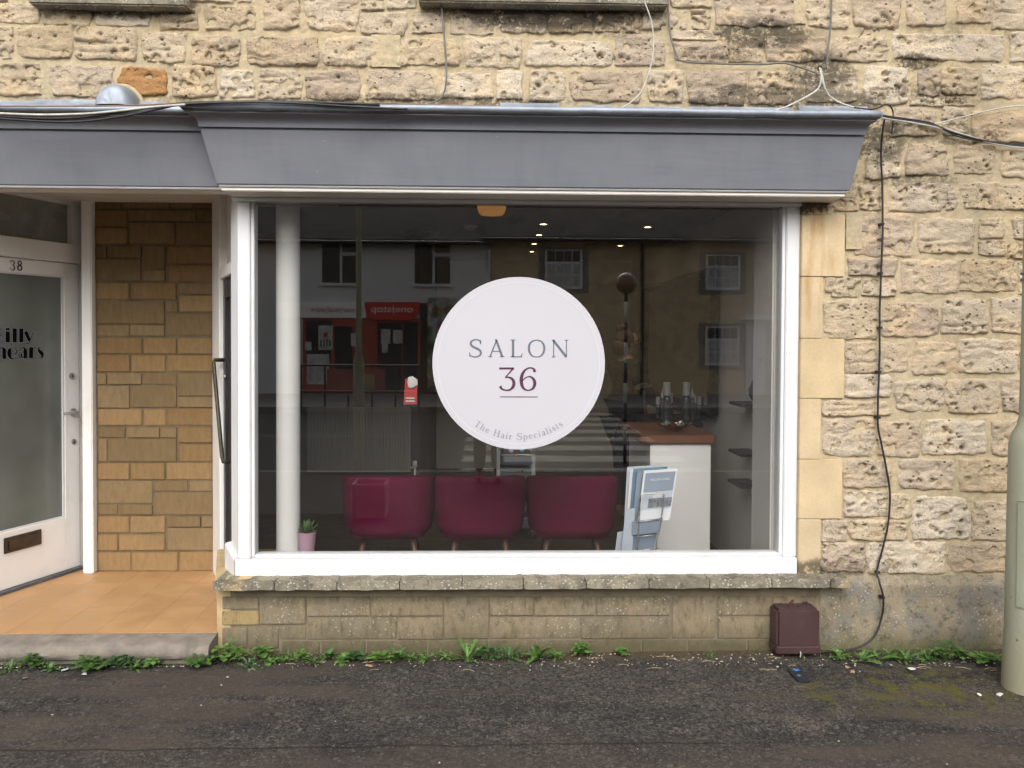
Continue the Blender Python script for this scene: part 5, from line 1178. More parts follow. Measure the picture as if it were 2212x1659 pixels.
# magazine rack
mr = thing('magazine_rack', tuple(P(1400, 1195, .42)), 'black wire rack full of pale blue magazines before the counter', 'magazine rack')
m_mag = simple('pale_blue_cover', (.42,.47,.52), .4, .06, 8); m_magd = simple('slate_blue_cover', (.20,.25,.31), .4, .06, 8); m_magw = simple('white_cover', (.62,.63,.64), .4, .06, 8); m_teal = simple('teal_cover', (.07,.16,.22), .4, .1, 8); m_photo = simple('cover_photo', (.13,.15,.17), .4, .6, 45)
def sheet(name, quad, Y, th, mat, par, dy=0):
    ps = [P(u, v, Y+dy*(1129-v)/110) for u, v in quad]; m = MB(); m.slab(ps, (0, th, 0)); return m.build(name, mat, par)
lean = .06
for k, (du, dv, mat) in enumerate(((-14,2,m_magd),(-22,-4,m_teal),(-30,-2,m_magw),(-36,-8,m_mag))):
    sheet('magazine', ((1391+du,1017+dv),(1464+du,1012+dv),(1446+du*.8,1123),(1377+du*.8,1129)), .46+.018*k, .008, mat, mr, lean)
fm = sheet('magazine', ((1391,1017),(1464,1012),(1446,1123),(1377,1129.4)), .42, .006, m_magw, mr, lean)
def on_mag(s_, t_): 
    tl, tr, br, bl = (1391,1017),(1464,1012),(1446,1123),(1377,1129.4)
    u = (tl[0]*(1-s_)+tr[0]*s_)*(1-t_)+(bl[0]*(1-s_)+br[0]*s_)*t_; v = (tl[1]*(1-s_)+tr[1]*s_)*(1-t_)+(bl[1]*(1-s_)+br[1]*s_)*t_
    p = P(u, v, .42+lean*(1129-v)/110); p.y -= .0022; return p
def mag_part(name, s0_, t0_, s1_, t1_, mat, off=0):
    m = MB(); ps = [on_mag(s0_, t0_), on_mag(s1_, t0_), on_mag(s1_, t1_), on_mag(s0_, t1_)]
    for p in ps: p.y -= off
    m.quad(*ps[::-1]); m.build(name, mat, fm)
mag_part('cover_panel', .06, .05, .95, .42, m_magd); mag_part('cover_photo', .05, .43, .95, .76, m_mag); mag_part('cover_photo', .25, .55, .97, .73, m_photo, .001); mag_part('cover_photo', .36, .47, .62, .54, m_magw, .001)
def text_mesh(name, body, mapper, mat, parent, size=1., label=None):
    cu_ = bpy.data.curves.new(name, 'FONT'); cu_.body = body; cu_.size = size; cu_.resolution_u = 3
    o = bpy.data.objects.new(name, cu_); C.objects.link(o); dg = bpy.context.evaluated_depsgraph_get(); dg.update()
    me = bpy.data.meshes.new_from_object(o.evaluated_get(dg)); bpy.data.objects.remove(o); bpy.data.curves.remove(cu_)
    xs = [v.co.x for v in me.vertices]; ys = [v.co.y for v in me.vertices]; x0, x1 = min(xs), max(xs); y0, y1 = 0, .73*size
    for v in me.vertices: v.co = mapper((v.co.x-x0)/(x1-x0), (v.co.y-y0)/(y1-y0))
    me.materials.clear(); return link(name, me, mat, parent, label)
def magtxt(s_, t_): p = on_mag(.22+.6*s_, .205-.05*t_); p.y -= .001; return p
text_mesh('cover_title', 'WILLOW & HALL', magtxt, m_magw, fm)
for k, (q, mat) in enumerate(((((1366,1127),(1432,1119),(1425,1150),(1366,1156)), m_magd), (((1352,1100),(1372,1098),(1366,1190),(1342,1190)), m_mag), (((1368,1152),(1420,1146),(1410,1196),(1356,1198)), m_magd), (((1372,1158),(1398,1156),(1394,1196),(1364,1196)), m_magw), (((1334,1150),(1356,1146),(1350,1198),(1328,1198)), m_mag))):
    sheet('magazine', q, .40+.012*k, .006, mat, mr)
m = MB()
def PT(*l): return [P(u, v, y) for u, v, y in l]
m.tube(cat_rom(PT((1376,1195,.39),(1380,1130,.40),(1384,1075,.40),(1389,1068,.40),(1430,1066,.40),(1434,1072,.40),(1430,1110,.40),(1420,1160,.395),(1415,1200,.39)), 5), .0042, 8)
m.tube(PT((1342,1205,.50),(1356,1100,.52),(1372,1012,.56)), .0042, 8); m.tube(PT((1408,1205,.50),(1420,1100,.52),(1440,1010,.56)), .0042, 8)
for v in (1128, 1160, 1190): m.tube(PT((1374,v,.395),(1424,v-6,.395)), .003, 6); m.tube(PT((1374,v,.395),(1350,v-2,.51)), .003, 6)
m.build('wire_frame', m_chrome, mr, smooth=True)
zr0 = P(1390, 1203, .45).z
for u, y in ((1376,.39),(1415,.39),(1342,.50),(1408,.50)):
    p = P(u, 1203, y); m = MB(); m.tube([(p.x, p.y, p.z+.01), (p.x, p.y, ZF)], .0045, 8); m.build('leg', m_chrome, mr)
# trolley with drawers
tr_ = thing('salon_trolley', (P(1115,1000,2.1).x, 2.1, ZF), 'grey salon trolley with drawers behind the tub chairs', 'trolley')
m_tgrey = simple('trolley_grey', (.10,.11,.12), .45, .1); m_tpost = simple('trolley_post', (.45,.46,.46), .4, .08)
x0_, x1_ = P(1077, 1000, 2.1).x, P(1153, 1000, 2.1).x; ztp = P(1077, 965, 2.1).z
for x, h in ((x0_, ztp+.05), (x1_, ztp-.06)):
    for y in (2.1, 2.42): MB().box(x-.013, y-.012, ZF+.05, x+.013, y+.012, h).build('post', m_tpost, tr_, bevel=.004)
for k in range(5):
    zt2_ = ztp-.06-k*.125
    if zt2_ < ZF+.15: break
    d_ = MB(); d_.box(x0_+.018, 2.09, zt2_-.085, x1_-.018, 2.42, zt2_).build('drawer', m_tgrey, tr_, bevel=.008)
    m = MB(); m.tube([(x0_+.02, 2.083, zt2_-.004), (x1_-.02, 2.083, zt2_-.004)], .005, 6); m.build('rail', m_chrome, tr_)
for x in (x0_, x1_):
    for y in (2.1, 2.42): m = MB(); m.lathe([(0,.06),(.022,.05),(.026,.026),(.02,.003),(0,.0)], (x, y, ZF), 12); m.build('castor', m_black, tr_, smooth=True)
for u, c_ in ((1104, (.6,.62,.62)), (1127, (.18,.36,.5))):
    p = P(u, 984, 2.2); MB().box(p.x-.018, 2.18, ztp-.0595, p.x+.018, 2.22, ztp-.01).build('product_tube', simple('tube_plastic', c_, .4), label='small %s product tube standing on the salon trolley' % ('white' if u == 1104 else 'blue'), cat='tube', bevel=.006)
# mirror with black frame on the side wall
mi = thing('wall_mirror', (XRW-.1, 2.6, 1.0), 'tall mirror in a black frame on the salon side wall', 'mirror')
pn_t, pf_t = PX_(1541, 574, XRW-.06), PX_(1393, 634, XRW-.06); pn_b, pf_b = PX_(1541, 905, XRW-.06), PX_(1393, 838, XRW-.06)
def bar(a_, b_, w_=.035): m = MB(); m.tube([a_, b_], w_, 4); return m
zmt, zmb = (pn_t.z+pf_t.z)/2, (pn_b.z+pf_b.z)/2
bar((XRW-.05,pn_t.y,zmb),(XRW-.05,pn_t.y,zmt)).build('frame_side', m_black, mi); bar((XRW-.05,pf_t.y,zmb),(XRW-.05,pf_t.y,zmt)).build('frame_side', m_black, mi)
bar((XRW-.05,pn_t.y,zmt),(XRW-.05,pf_t.y,zmt)).build('frame_top', m_black, mi); bar((XRW-.05,pn_t.y,zmb),(XRW-.05,pf_t.y,zmb)).build('frame_bottom', m_black, mi)
MB().box(XRW-.05, pn_t.y, zmb, XRW-.035, pf_t.y, zmt).build('mirror_pane', simple('mirror_silver', (.5,.5,.48), .03, .02, metal=1.0), mi)
# styling shelf with bottles
Ysh = 2.05; zsh = P(1465, 907, Ysh).z
MB().box(P(1395,900,Ysh-.15).x, Ysh-.18, zsh-.04, XRW-.09, Ysh+.5, zsh).build('styling_shelf', m_black, label='dark styling shelf carrying product bottles behind the counter', cat='shelf', bevel=.006)
MB().box(P(1420,900,Ysh).x, Ysh+.0, ZF, XRW-.12, Ysh+.4, zsh-.0405).build('styling_cabinet', m_black, label='black cabinet under the styling shelf', cat='cabinet', bevel=.006)
m_cap = simple('white_cap_plastic', (.38,.385,.39), .45, .04); m_clear = simple('dark_clear_bottle', (.06,.065,.065), .15, .2, 9)
BT = [(1441,826,.030,'tall left bottle with a wide white cap'),(1432,838,.018,'left pump bottle with a pointed white nozzle'),(1447,850,.026,'short left bottle with a square white cap'),(1436,852,.017,'slim left bottle with a white cap'),(1422,857,.020,'leftmost bottle with a tilted white cap'),
      (1483,826,.030,'tall right bottle with a wide white cap'),(1496,838,.018,'right pump bottle with a pointed white nozzle'),(1498,850,.027,'short right bottle with a square white cap'),(1511,857,.020,'rightmost bottle with a white spray cap')]
for k, (u, v, r_, lb) in enumerate(BT):
    y_ = Ysh-.10+.035*(k % 5); top = P(u, v, y_); h_ = max(.08, top.z-zsh)
    bt = thing('product_bottle', (top.x, y_, zsh), lb+' on the styling shelf', 'bottle', 'product bottles on the styling shelf')
    MB().lathe([(0,0),(r_,.002),(r_*1.02,h_*.55),(r_*.7,h_*.68),(r_*.5,h_*.70)], (top.x, y_, zsh), 16).build('flask', m_clear, bt, autosmooth=40)
    if 'nozzle' in lb: pr = [(r_*.8,h_*.69),(r_*.8,h_*.80),(r_*.4,h_*.86),(r_*.25,h),(0,h_)] if False else [(r_*.9,h_*.69),(r_*.9,h_*.82),(r_*.4,h_*.88),(r_*.25,h_),(0,h_)]
    else: pr = [(r_*.95,h_*.66),(r_*.95,h_*.99),(r_*.85,h_),(0,h_)]
    MB().lathe(pr, (top.x, y_, zsh), 16).build('cap', m_cap, bt, autosmooth=40)
for u, v, lb in ((1388, 838, 'left'), (1522, 836, 'right')):
    p = P(u, v, Ysh+.25); m = MB(); m.tube(cat_rom([(p.x-.06,p.y,p.z-.02),(p.x,p.y,p.z+.01),(p.x+.07,p.y,p.z+.0)], 5), [.028]*3+[.032]*5+[.024]*3, 10)
    hdry = m.build('hair_dryer', m_black, smooth=True, label=f'black hair dryer resting on the {lb} of the styling shelf', cat='hair dryer')
    m = MB(); m.tube([(p.x+.01,p.y,p.z-.01),(p.x+.03,p.y,zsh+.001)], .014, 8); m.build('handle', m_legw, hdry)
# small display shelves on the side wall by the window, with a vase
for k, (v, x0u) in enumerate(((873, 1600), (980, 1598), (1048, 1596))):
    a = P(x0u, v, .8); MB().box(a.x, .78, a.z-.02, XRW-.001, 1.05, a.z).build('display_shelf', m_dark, label=f'dark grey display shelf near the window pier, {("top", "middle", "lowest")[k]} of three', cat='shelf', bevel=.004)
p = P(1640, 870, .86); m = MB(); m.lathe([(0,0),(.03,.002),(.058,.05),(.062,.09),(.04,.14),(.028,.16),(.034,.18)], (p.x, .88, P(1600,873,.8).z), 20); m.build('round_vase', simple('dark_plum_glaze', (.06,.03,.03), .2, .3, 20), smooth=True, label='small round dark vase on the top display shelf', cat='vase')
# ceiling lights
def emit(name, col, st):
    s = N(name); s.done((.8,.7,.5), .5); s.b.inputs['Emission Color'].default_value = (*col, 1); s.b.inputs['Emission Strength'].default_value = st; return s.m
m_em = emit('halogen_lens', (1, .74, .38), 9.); m_emw = emit('warm_halogen_lens', (1, .45, .14), 5.)
for k, (u, v, wm) in enumerate(((1173.6,484.7,0),(1164.5,507.9,0),(1154,527,0),(1149,544,0),(1399,491,0),(1340,531,0),(571.8,508,1),(583.5,513.6,1))):
    p = PZ(u, v, ZC-.006)
    if p.y > 5.4: p.y = 5.3
    if p.x < -1.8 and p.y > 2.9: p.y = 2.8
    dl = thing('downlight', (p.x, p.y, ZC), f'small lit ceiling downlight, {ORD[k]} listed from the {"row above the sign" if k < 4 else ("pair at right" if k < 6 else "pair beside the column")}', 'downlight', 'lit downlights in the salon ceiling')
    dl['label'] = ['nearest lit downlight in the row above the round sign','second lit downlight in the row above the round sign','third lit downlight in the row above the round sign','farthest lit downlight in the row above the round sign','lit downlight above the reception counter, nearest the window','lit downlight between the counter and the sign, farther back','left of two warm downlights beside the white column','right of two warm downlights beside the white column'][k]
    MB().lathe([(.042,0),(.045,-.006),(.034,-.008),(.030,-.003)], (p.x, p.y, ZC-.0005), 20).build('rim', m_chrome, dl, smooth=True)
    MB().lathe([(0,-.004),(.030,-.004)], (p.x, p.y, ZC-.0005), 16).build('lens', m_emw if wm else m_em, dl)
    if not wm:
        ld = bpy.data.lights.new('downlight_lamp', 'SPOT'); ld.energy = 6; ld.spot_size = R(110); ld.spot_blend = .7; ld.shadow_soft_size = .03; ld.color = (1, .80, .55)
        lo = bpy.data.objects.new('downlight_lamp', ld); C.objects.link(lo); lo.parent = dl; lo.location = (0, 0, -.012)
p = P(1062, 446, .62); s = N('amber_glass_shade'); m_amber = s.done((.50,.25,.09), .35); s.b.inputs['Emission Color'].default_value = (1,.42,.10,1); s.b.inputs['Emission Strength'].default_value = .12
pdn = thing('pendant_lamp', (p.x, .62, ZC), 'amber round pendant lamp at the top of the window', 'lamp')
m = MB(); m.ellipsoid((p.x, .62, p.z), (.087,.087,.080), 24, 14); m.v = [(x, y, max(z, p.z-.052)) for x, y, z in m.v]; m.build('lamp_shade', m_amber, pdn, smooth=True)
m = MB(); m.tube([(p.x, .62, p.z+.07), (p.x, .62, ZC)], .006, 6); m.build('cord', m_black, pdn)
p = PZ(913, 509, ZC-.01); MB().lathe([(0,-.085),(.07,-.075),(.12,-.045),(.15,-.018),(.165,-.016),(.165,-.002),(0,-.001)], (p.x, min(p.y, 2.8), ZC), 32).build('ceiling_lamp', m_black, smooth=True, label='dark unlit dish shaped ceiling lamp at upper left of window', cat='lamp')
p = PZ(1015, 488, ZC-.01); MB().lathe([(0,-.04),(.04,-.038),(.06,-.02),(.062,-.001),(0,-.0005)], (p.x, p.y, ZC), 24).build('smoke_detector', m_white, smooth=True, label='white smoke detector on the salon ceiling', cat='smoke detector')
# red hanging card in the window
a = P(872, 818, .19); b = P(902, 874, .19); cdm = simple('red_card', (.33,.035,.03), .5, .06); cdw = simple('white_card', (.5,.48,.45), .5, .1, 30)
hc = thing('hanging_card', (a.x, .19, b.z), 'small red and white card hanging inside the window', 'card')
m = MB(); m.slab([(a.x,.19,b.z),(b.x-.005,.19,b.z+.002),(b.x,.19,a.z),(a.x+.008,.19,a.z)], (0,.003,0)); m.build('card', cdm, hc)
m = MB(); m.ellipsoid(((a.x+b.x)/2+.006,.187,a.z-.02), (.030,.002,.032), 14, 8, lambda d: 1+.2*math.sin(d.x*9)); m.build('rosette', cdw, hc, smooth=True)
m = MB(); m.tube([((a.x+b.x)/2,.189,a.z),((a.x+b.x)/2,.189,a.z+.05)], .001, 4); m.build('string', m_black, hc)
for k in range(2): MB().box(a.x+.012, .1875, b.z+.016+k*.016, b.x-.016, .1895, b.z+.023+k*.016).build('print_line', cdw, hc)

# ================================================================== PEOPLE
def skin_body(name, verts, edges, mat, parent, label=None, cat=None, sub=2, dr=0.):
    me = bpy.data.meshes.new(name+'_cage'); me.from_pydata([v[0] for v in verts], edges, []); o = bpy.data.objects.new(name+'_cage', me); C.objects.link(o)
    o.modifiers.new('Skin', 'SKIN'); sb = o.modifiers.new('Sub', 'SUBSURF'); sb.levels = sub; sb.render_levels = sub
    for i, v in enumerate(verts):
        r_ = v[1] if isinstance(v[1], tuple) else (v[1], v[1]); me.skin_vertices[0].data[i].radius = (r_[0]+dr, r_[1]+dr); me.skin_vertices[0].data[i].use_root = (i == 0)
    dg = bpy.context.evaluated_depsgraph_get(); dg.update(); m2_ = bpy.data.meshes.new_from_object(o.evaluated_get(dg)); m2_.name = name
    bpy.data.objects.remove(o); bpy.data.meshes.remove(me); m2_.materials.clear()
    m2_.polygons.foreach_set('use_smooth', [True]*len(m2_.polygons)); return link(name, m2_, mat, parent, label, cat)
m_skin = simple('skin_tone', (.36,.21,.15), .55, .08, 9); m_hair = simple('brown_hair', (.045,.020,.011), .55, .5, 30, .9, 90)
def speck():
    s = N('black_speckled_cloth'); v = s.vor(60, vec=s.pos()); return s.done(s.mix(s.map(v, .14, .08, 0, 1), (.012,.011,.012), (.28,.26,.25)), .85)
m_dress = speck(); m_jean = simple('dark_trousers', (.016,.017,.02), .85, .2, 12); m_coat = simple('black_coat', (.012,.012,.013), .8, .2, 9)
def person(name, loc, rz, H, label, top, bottom, pose, hairm, bun=True, glasses=True):
    root = thing(name, (0,0,0), label, 'person'); k = H/1.7
    def V(x, y, z): return (x*k, y*k, z*k)
    # faces +Y in its own frame
    arms = pose
    v = [(V(0,0,.94), (.155*k,.115*k)), (V(0,.0,1.10), (.125*k,.10*k)), (V(0,.0,1.28), (.145*k,.105*k)), (V(0,-.01,1.40), (.11*k,.085*k)), (V(0,.0,1.475), .052*k), (V(0,.015,1.54), .05*k)]
    e = [(0,1),(1,2),(2,3),(3,4),(4,5)]
    for sx, (el, ha) in ((-1, arms[0]), (1, arms[1])):
        n0 = len(v); v += [(V(sx*.165,-.005,1.39), .058*k), (V(*el), .043*k), (V(*ha), .028*k)]
        e += [(3,n0),(n0,n0+1),(n0+1,n0+2)]
        d = (Vector(ha)-Vector(el)).normalized(); n1 = len(v)
        v += [(V(*(Vector(ha)+d*.07)), (.036*k,.02*k))]; e.append((n0+2, n1))
        sd_ = d.cross(Vector((0,0,1))).normalized()
        for q, off in enumerate((-.027,-.009,.009,.027)):
            L = (.06,.075,.07,.055)[q]; a_ = Vector(ha)+d*.09+sd_*off; b_ = a_+d*L*.55; c_ = b_+d*L*.35+Vector((0,0,-.02))
            n2 = len(v); v += [(V(*a_), .010*k), (V(*b_), .009*k), (V(*c_), .007*k)]; e += [(n1,n2),(n2,n2+1),(n2+1,n2+2)]
        a_ = Vector(ha)+d*.03+sd_*-.03*sx; b_ = a_+d*.04-sd_*.03*sx; n2 = len(v); v += [(V(*a_), .011*k), (V(*b_), .009*k)]; e += [(n0+2,n2),(n2,n2+1)]
    nleg = len(v)
    for sx in (-1, 1):
        n0 = len(v); v += [(V(sx*.09,0,.86), .088*k), (V(sx*.095,.015,.50), .058*k), (V(sx*.10,-.01,.09), .038*k), (V(sx*.105,.06,.035), (.036*k,.03*k)), (V(sx*.11,.13,.028), (.036*k,.024*k))]
        e += [(0,n0),(n0,n0+1),(n0+1,n0+2),(n0+2,n0+3),(n0+3,n0+4)]
    body = skin_body('body', v, e, m_skin, root)
    # clothing: the same skeleton a little fuller
    vt = [(V(0,0,.94),(.160*k,.122*k)), (V(0,0,1.10),(.132*k,.108*k)), (V(0,0,1.28),(.152*k,.114*k)), (V(0,-.008,1.40),(.140*k,.108*k)), (V(0,-.004,1.49),(.062*k,.06*k)), (V(0,0,.62),(.175*k,.14*k))]; et = [(0,1),(1,2),(2,3),(3,4),(0,5)]
    for sx, (el, ha) in ((-1, arms[0]), (1, arms[1])):
        n0 = len(vt); wr = Vector(el)+(Vector(ha)-Vector(el))*.85
        vt += [(V(sx*.165,-.005,1.39), .062*k), (V(*el), .05*k), (V(*wr), .038*k)]; et += [(3,n0),(n0,n0+1),(n0+1,n0+2)]
    skin_body('coat', vt, et, top, root, dr=.022*k)
    vb = [v[0]]; eb = []
    for sx in (-1, 1):
        n0 = len(vb); vb += [(V(sx*.09,0,.86), .092*k), (V(sx*.095,.015,.50), .066*k), (V(sx*.10,-.005,.10), .054*k)]; eb += [(0,n0),(n0,n0+1),(n0+1,n0+2)]
    skin_body('trousers', vb, eb, bottom, root, dr=.014*k)
    hd = MB(); hz = 1.625
    def hf(d):
        f = 1.0
        if d.y > .3: f += .05*max(0, 1-((d.x/.22)**2+((d.z+.12)/.20)**2))*2.2        # nose
        if d.y > .2: f -= .05*max(0, 1-(((abs(d.x)-.36)/.2)**2+((d.z-.08)/.14)**2))   # eye sockets
        if d.z < -.3: f *= 1-.12*abs(d.x)                                           # jaw
        return f
    hd.ellipsoid(V(0,.02,hz), (.075*k,.095*k,.115*k), 32, 22, hf)
    for sx in (-1, 1): hd.ellipsoid(V(sx*.076,.005,hz-.005), (.010*k,.02*k,.032*k), 8, 6)
    head = hd.build('head', m_skin, root, smooth=True)
    m = MB()
    for sx in (-1, 1): m.ellipsoid(V(sx*.029,.106,hz+.012), (.011*k,.006*k,.007*k), 8, 6)
    m.build('eye', m_black, head, smooth=True)
    m = MB(); m.ellipsoid(V(0,.107,hz-.058), (.024*k,.008*k,.006*k), 10, 6); m.build('mouth', simple('lips_'+name, (.30,.11,.09), .5), head, smooth=True)
    h = MB(); h.ellipsoid(V(0,-.012,hz+.028), (.089*k,.100*k,.108*k), 30, 20, lambda d: (1+.09*noise.noise(d*5)+.05*noise.noise(d*12)) if (d.y < .45 or d.z > .55) else .80)
    if bun: h.ellipsoid(V(0,-.05,hz+.125), (.055*k,.055*k,.045*k), 16, 10, lambda d: 1+.2*noise.noise(d*4)); h.ellipsoid(V(0,-.085,hz-.05), (.07*k,.05*k,.075*k), 16, 10, lambda d: 1+.2*noise.noise(d*4))
    h.build('hair', hairm, root, smooth=True)
    if glasses:
        m = MB()
        for sx in (-1, 1):
            c_ = Vector(V(sx*.034,.118,hz+.008)); m.tube([c_+Vector((.026*k*math.cos(t_*math.pi/8), 0, .021*k*math.sin(t_*math.pi/8))) for t_ in range(17)], .003*k, 6)
            m.tube([V(sx*.06,.116,hz+.012), V(sx*.08,.06,hz+.012), V(sx*.082,-.01,hz+.008)], .003*k, 6)
        m.tube([V(-.009,.12,hz+.012), V(.009,.12,hz+.012)], .003*k, 6); m.build('glasses', m_black, root)
    root.location = loc; root.rotation_euler = (0, 0, rz)
    return root
ps_ = P(1338, 800, 2.75)
person('person', (ps_.x+.06, 2.75, ZF), R(-68), 1.62, 'person with pinned up brown hair and glasses in a black speckled top behind the sign', m_dress, m_dress, (((-.24,.10,1.14),(-.14,.33,1.10)), ((.26,.08,1.13),(.16,.33,1.06))), m_hair)
ph_ = person('person', (.03, -5.02, 0), 0, 1.80, 'person in a black coat taking the picture, seen only mirrored in the window', m_coat, m_jean, (((-.26,.14,1.26),(-.06,.30,1.56)), ((.26,.14,1.26),(.06,.30,1.56))), simple('dark_hair', (.02,.014,.01), .5, .4, 30), False, False)
# ================================================================== THE OTHER SIDE OF THE STREET (seen mirrored in the shop window)
YO = 19.6
def qb(mb, u0, v0, u1, v1, d0, d1, Yv=None):     # box on the far facade; d measured out from it towards the street
    a, b = Q(u0, v0, Yv or YO), Q(u1, v1, Yv or YO); yy = a.y
    return mb.box(min(a.x,b.x), yy+d0, min(a.z,b.z), max(a.x,b.x), yy+d1, max(a.z,b.z))
m_rend = simple('white_rendered_wall', (.70,.70,.69), .85, .06, 1.5, .2, 60, dirt=((.58,.58,.56), 1.2, .4))
def mat_farstone():
    s = N('far_coursed_stone'); p = s.pos(); mp = s.mapping((1,1,1), p)
    br = s.n('ShaderNodeTexBrick'); sp = s.sep(p); cb = s.n('ShaderNodeCombineXYZ'); s.t.links.new(sp[0], cb.inputs[0]); s.t.links.new(sp[2], cb.inputs[1])
    s.t.links.new(cb.outputs[0], br.inputs['Vector']); br.inputs['Scale'].default_value = 3.2; br.inputs['Color1'].default_value = (.60,.48,.29,1); br.inputs['Color2'].default_value = (.46,.36,.22,1); br.inputs['Mortar'].default_value = (.54,.43,.28,1)
    br.inputs['Brick Width'].default_value = .8; br.inputs['Row Height'].default_value = .32
    c = s.scale(br.outputs[0], s.map(s.noise(4, 6, .7, vec=p), .3, .7, .7, 1.25)); return s.done(c, .9, s.bump(s.noise(14, 5, vec=p), .6, .03))
m_fst = mat_farstone()
def mat_roof():
    s = N('stone_slate_roof'); p = s.pos(); c = s.mix(s.map(s.noise(3, 6, .7, vec=p), .4, .6, 0, 1), (.055,.052,.045), (.11,.10,.08)); c = s.mix(s.map(s.vor(6, vec=p), .16, .10, 0, .8), c, (.30,.29,.26)); return s.done(c, .9, s.bump(s.noise(9, 4, vec=p), .8, .05))
m_roof = mat_roof(); m_fred = simple('red_shopfront_paint', (.40,.065,.040), .5, .08, 3); m_fdark = simple('dark_interior_glass', (.030,.032,.034), .15, .2, 2); m_upvc = simple('white_window_frame', (.66,.66,.65), .5, .04)
m_cream = simple('white_sign_panel', (.92,.91,.89), .5, .03); m_sred = simple('red_sign', (.62,.04,.032), .45, .04); m_grn = simple('net_curtain', (.42,.43,.44), .9, .35, 9); m_poster = simple('poster_paper', (.55,.54,.52), .6, .35, 7)
def roof_on(par, u0, u1, ve, slope=1.0):
    a, b = Q(u0, ve, YO), Q(u1, ve, YO); x0, x1 = min(a.x,b.x)-.1, max(a.x,b.x)+.1; z = a.z; y = a.y
    m = MB(); m.hexa([(x0,y+.35,z-.05),(x1,y+.35,z-.05),(x1,y-4.5,z+3.6*slope),(x0,y-4.5,z+3.6*slope),(x0,y+.35,z+.08),(x1,y+.35,z+.08),(x1,y-4.5,z+3.75*slope),(x0,y-4.5,z+3.75*slope)]); r_ = m.build('roof', m_roof, par)
    m = MB(); m.tube([(x0,y+.42,z-.03),(x1,y+.42,z-.03)], .06, 8); m.build('gutter', m_black, r_)
    m = MB(); m.hexa([(x0,y-4.5,z+3.6*slope),(x1,y-4.5,z+3.6*slope),(x1,y-9.3,z-.05),(x0,y-9.3,z-.05),(x0,y-4.5,z+3.75*slope),(x1,y-4.5,z+3.75*slope),(x1,y-9.3,z+.08),(x0,y-9.3,z+.08)]); m.build('roof', m_roof, par)
wh = thing('rendered_house', tuple(Q(800, 865, YO)), 'white rendered house with a red convenience shop, mirrored in the window', 'building')
a, b = Q(330, 521, YO), Q(1050, 870, YO); MB().box(a.x, a.y-9, -.2, b.x, a.y, a.z).build('wall', m_rend, wh); roof_on(wh, 330, 1050, 521)
def casement(par, u0, v0, u1, v1):
    m = MB(); qb(m, u0, v0, u1, v1, -.02, .012); w_ = m.build('window', m_upvc, par)
    w3 = (u1-u0); 
    for q in ((u0+3, v0+3, u0+w3*.50, v1-3), (u0+w3*.57, v0+3, u1-3, v0+(v1-v0)*.24), (u0+w3*.57, v0+(v1-v0)*.32, u1-3, v1-3)):
        m = MB(); qb(m, *q, .012, .016); m.build('pane', m_fdark, w_)
    m = MB(); qb(m, u0-4, v1, u1+4, v1+4, 0, .12); m.build('sill', m_upvc, w_)
casement(wh, 693, 523, 775, 614); casement(wh, 893, 525, 975, 616); casement(wh, 470, 524, 545, 614)
m = MB(); qb(m, 600, 652, 792, 687, 0, .10); m.build('sign_panel', m_cream, wh)
def qtext(u0, v0, u1, v1, d, Yv=None):            # v0 top, v1 baseline; letters run towards +u as mirrored, so they read backwards in the glass
    a, b = Q(u1, v1, Yv or YO), Q(u0, v0, Yv or YO)
    return lambda s_, t_: Vector((a.x+(b.x-a.x)*s_, a.y+d, a.z+(b.z-a.z)*t_))
m = MB(); pts = []
ul, ur, vt_, vb_ = 789, 908, 653, 691
for k in range(9): t_ = math.pi/2*k/8; pts.append((ur-(1-math.cos(t_))*22-0, vt_+math.sin(t_)*(vb_-vt_)))
for k in range(9): t_ = math.pi/2*k/8; pts.append((ul+22-math.sin(t_)*22, vt_+math.cos(t_)*(vb_-vt_)))
ps = [Q(u, v, YO) for u, v in pts]; m.slab([(p.x, p.y+.06, p.z) for p in ps], (0,.10,0)); sp_ = m.build('red_sign_board', m_sred, wh)
text_mesh('sign_text', 'one|stop', qtext(803, 659, 893, 675, .168), m_cream, sp_); text_mesh('sign_text', 'your|local|store', qtext(674, 662, 768, 675, .106), m_fred, wh)
m = MB(); qb(m, 655, 687, 908, 866, 0, .06); sf = m.build('shop_frame', m_fred, wh)
for q, mt in (((662,692,716,790),m_fdark),((724,705,762,800),m_fdark),((816,696,868,848),m_fdark),((872,696,902,848),m_fdark)):
    m = MB(); qb(m, *q, .06, .07); m.build('shop_pane', mt, sf)
for q in ((689,703,720,756),(660,738,674,757),(759,720,776,748),(824,711,844,742),(850,713,870,742),(826,742,838,762),(664,765,712,830)):
    m = MB(); qb(m, *q, .071, .08); m.build('poster', m_poster, sf)
for q in ((700,718,709,728),(693,734,696,748),(700,734,703,748),(706,732,709,748),(712,734,715,748)):
    m = MB(); qb(m, *q, .081, .086); m.build('poster_print', m_fred if q[0] == 700 and q[1] == 718 else m_fdark, sf)
m = MB(); qb(m, 908, 655, 1050, 866, 0, .05); sf2 = m.build('shop_frame', m_fdark, wh)
def mat_goods():
    s = N('goods_behind_glass'); p = s.pos(); v = s.n('ShaderNodeTexVoronoi'); v.inputs['Scale'].default_value = 5.5; s.t.links.new(p, v.inputs['Vector']); c = s.mix(.65, v.outputs['Color'], (.42,.38,.30)); c = s.scale(c, s.map(s.noise(3, 4, vec=p), .4, .6, .25, 1.3)); s.done(c, .5); return s.m
m_goods = mat_goods()
for q in ((924,643,951,745),(953,643,985,745),(924,755,952,846)):
    m = MB(); qb(m, *q, .05, .06); m.build('shop_pane', m_goods, sf2)
text_mesh('sign_text', '7am - 10pm', qtext(934, 664, 968, 671, .075), m_sred, sf2)
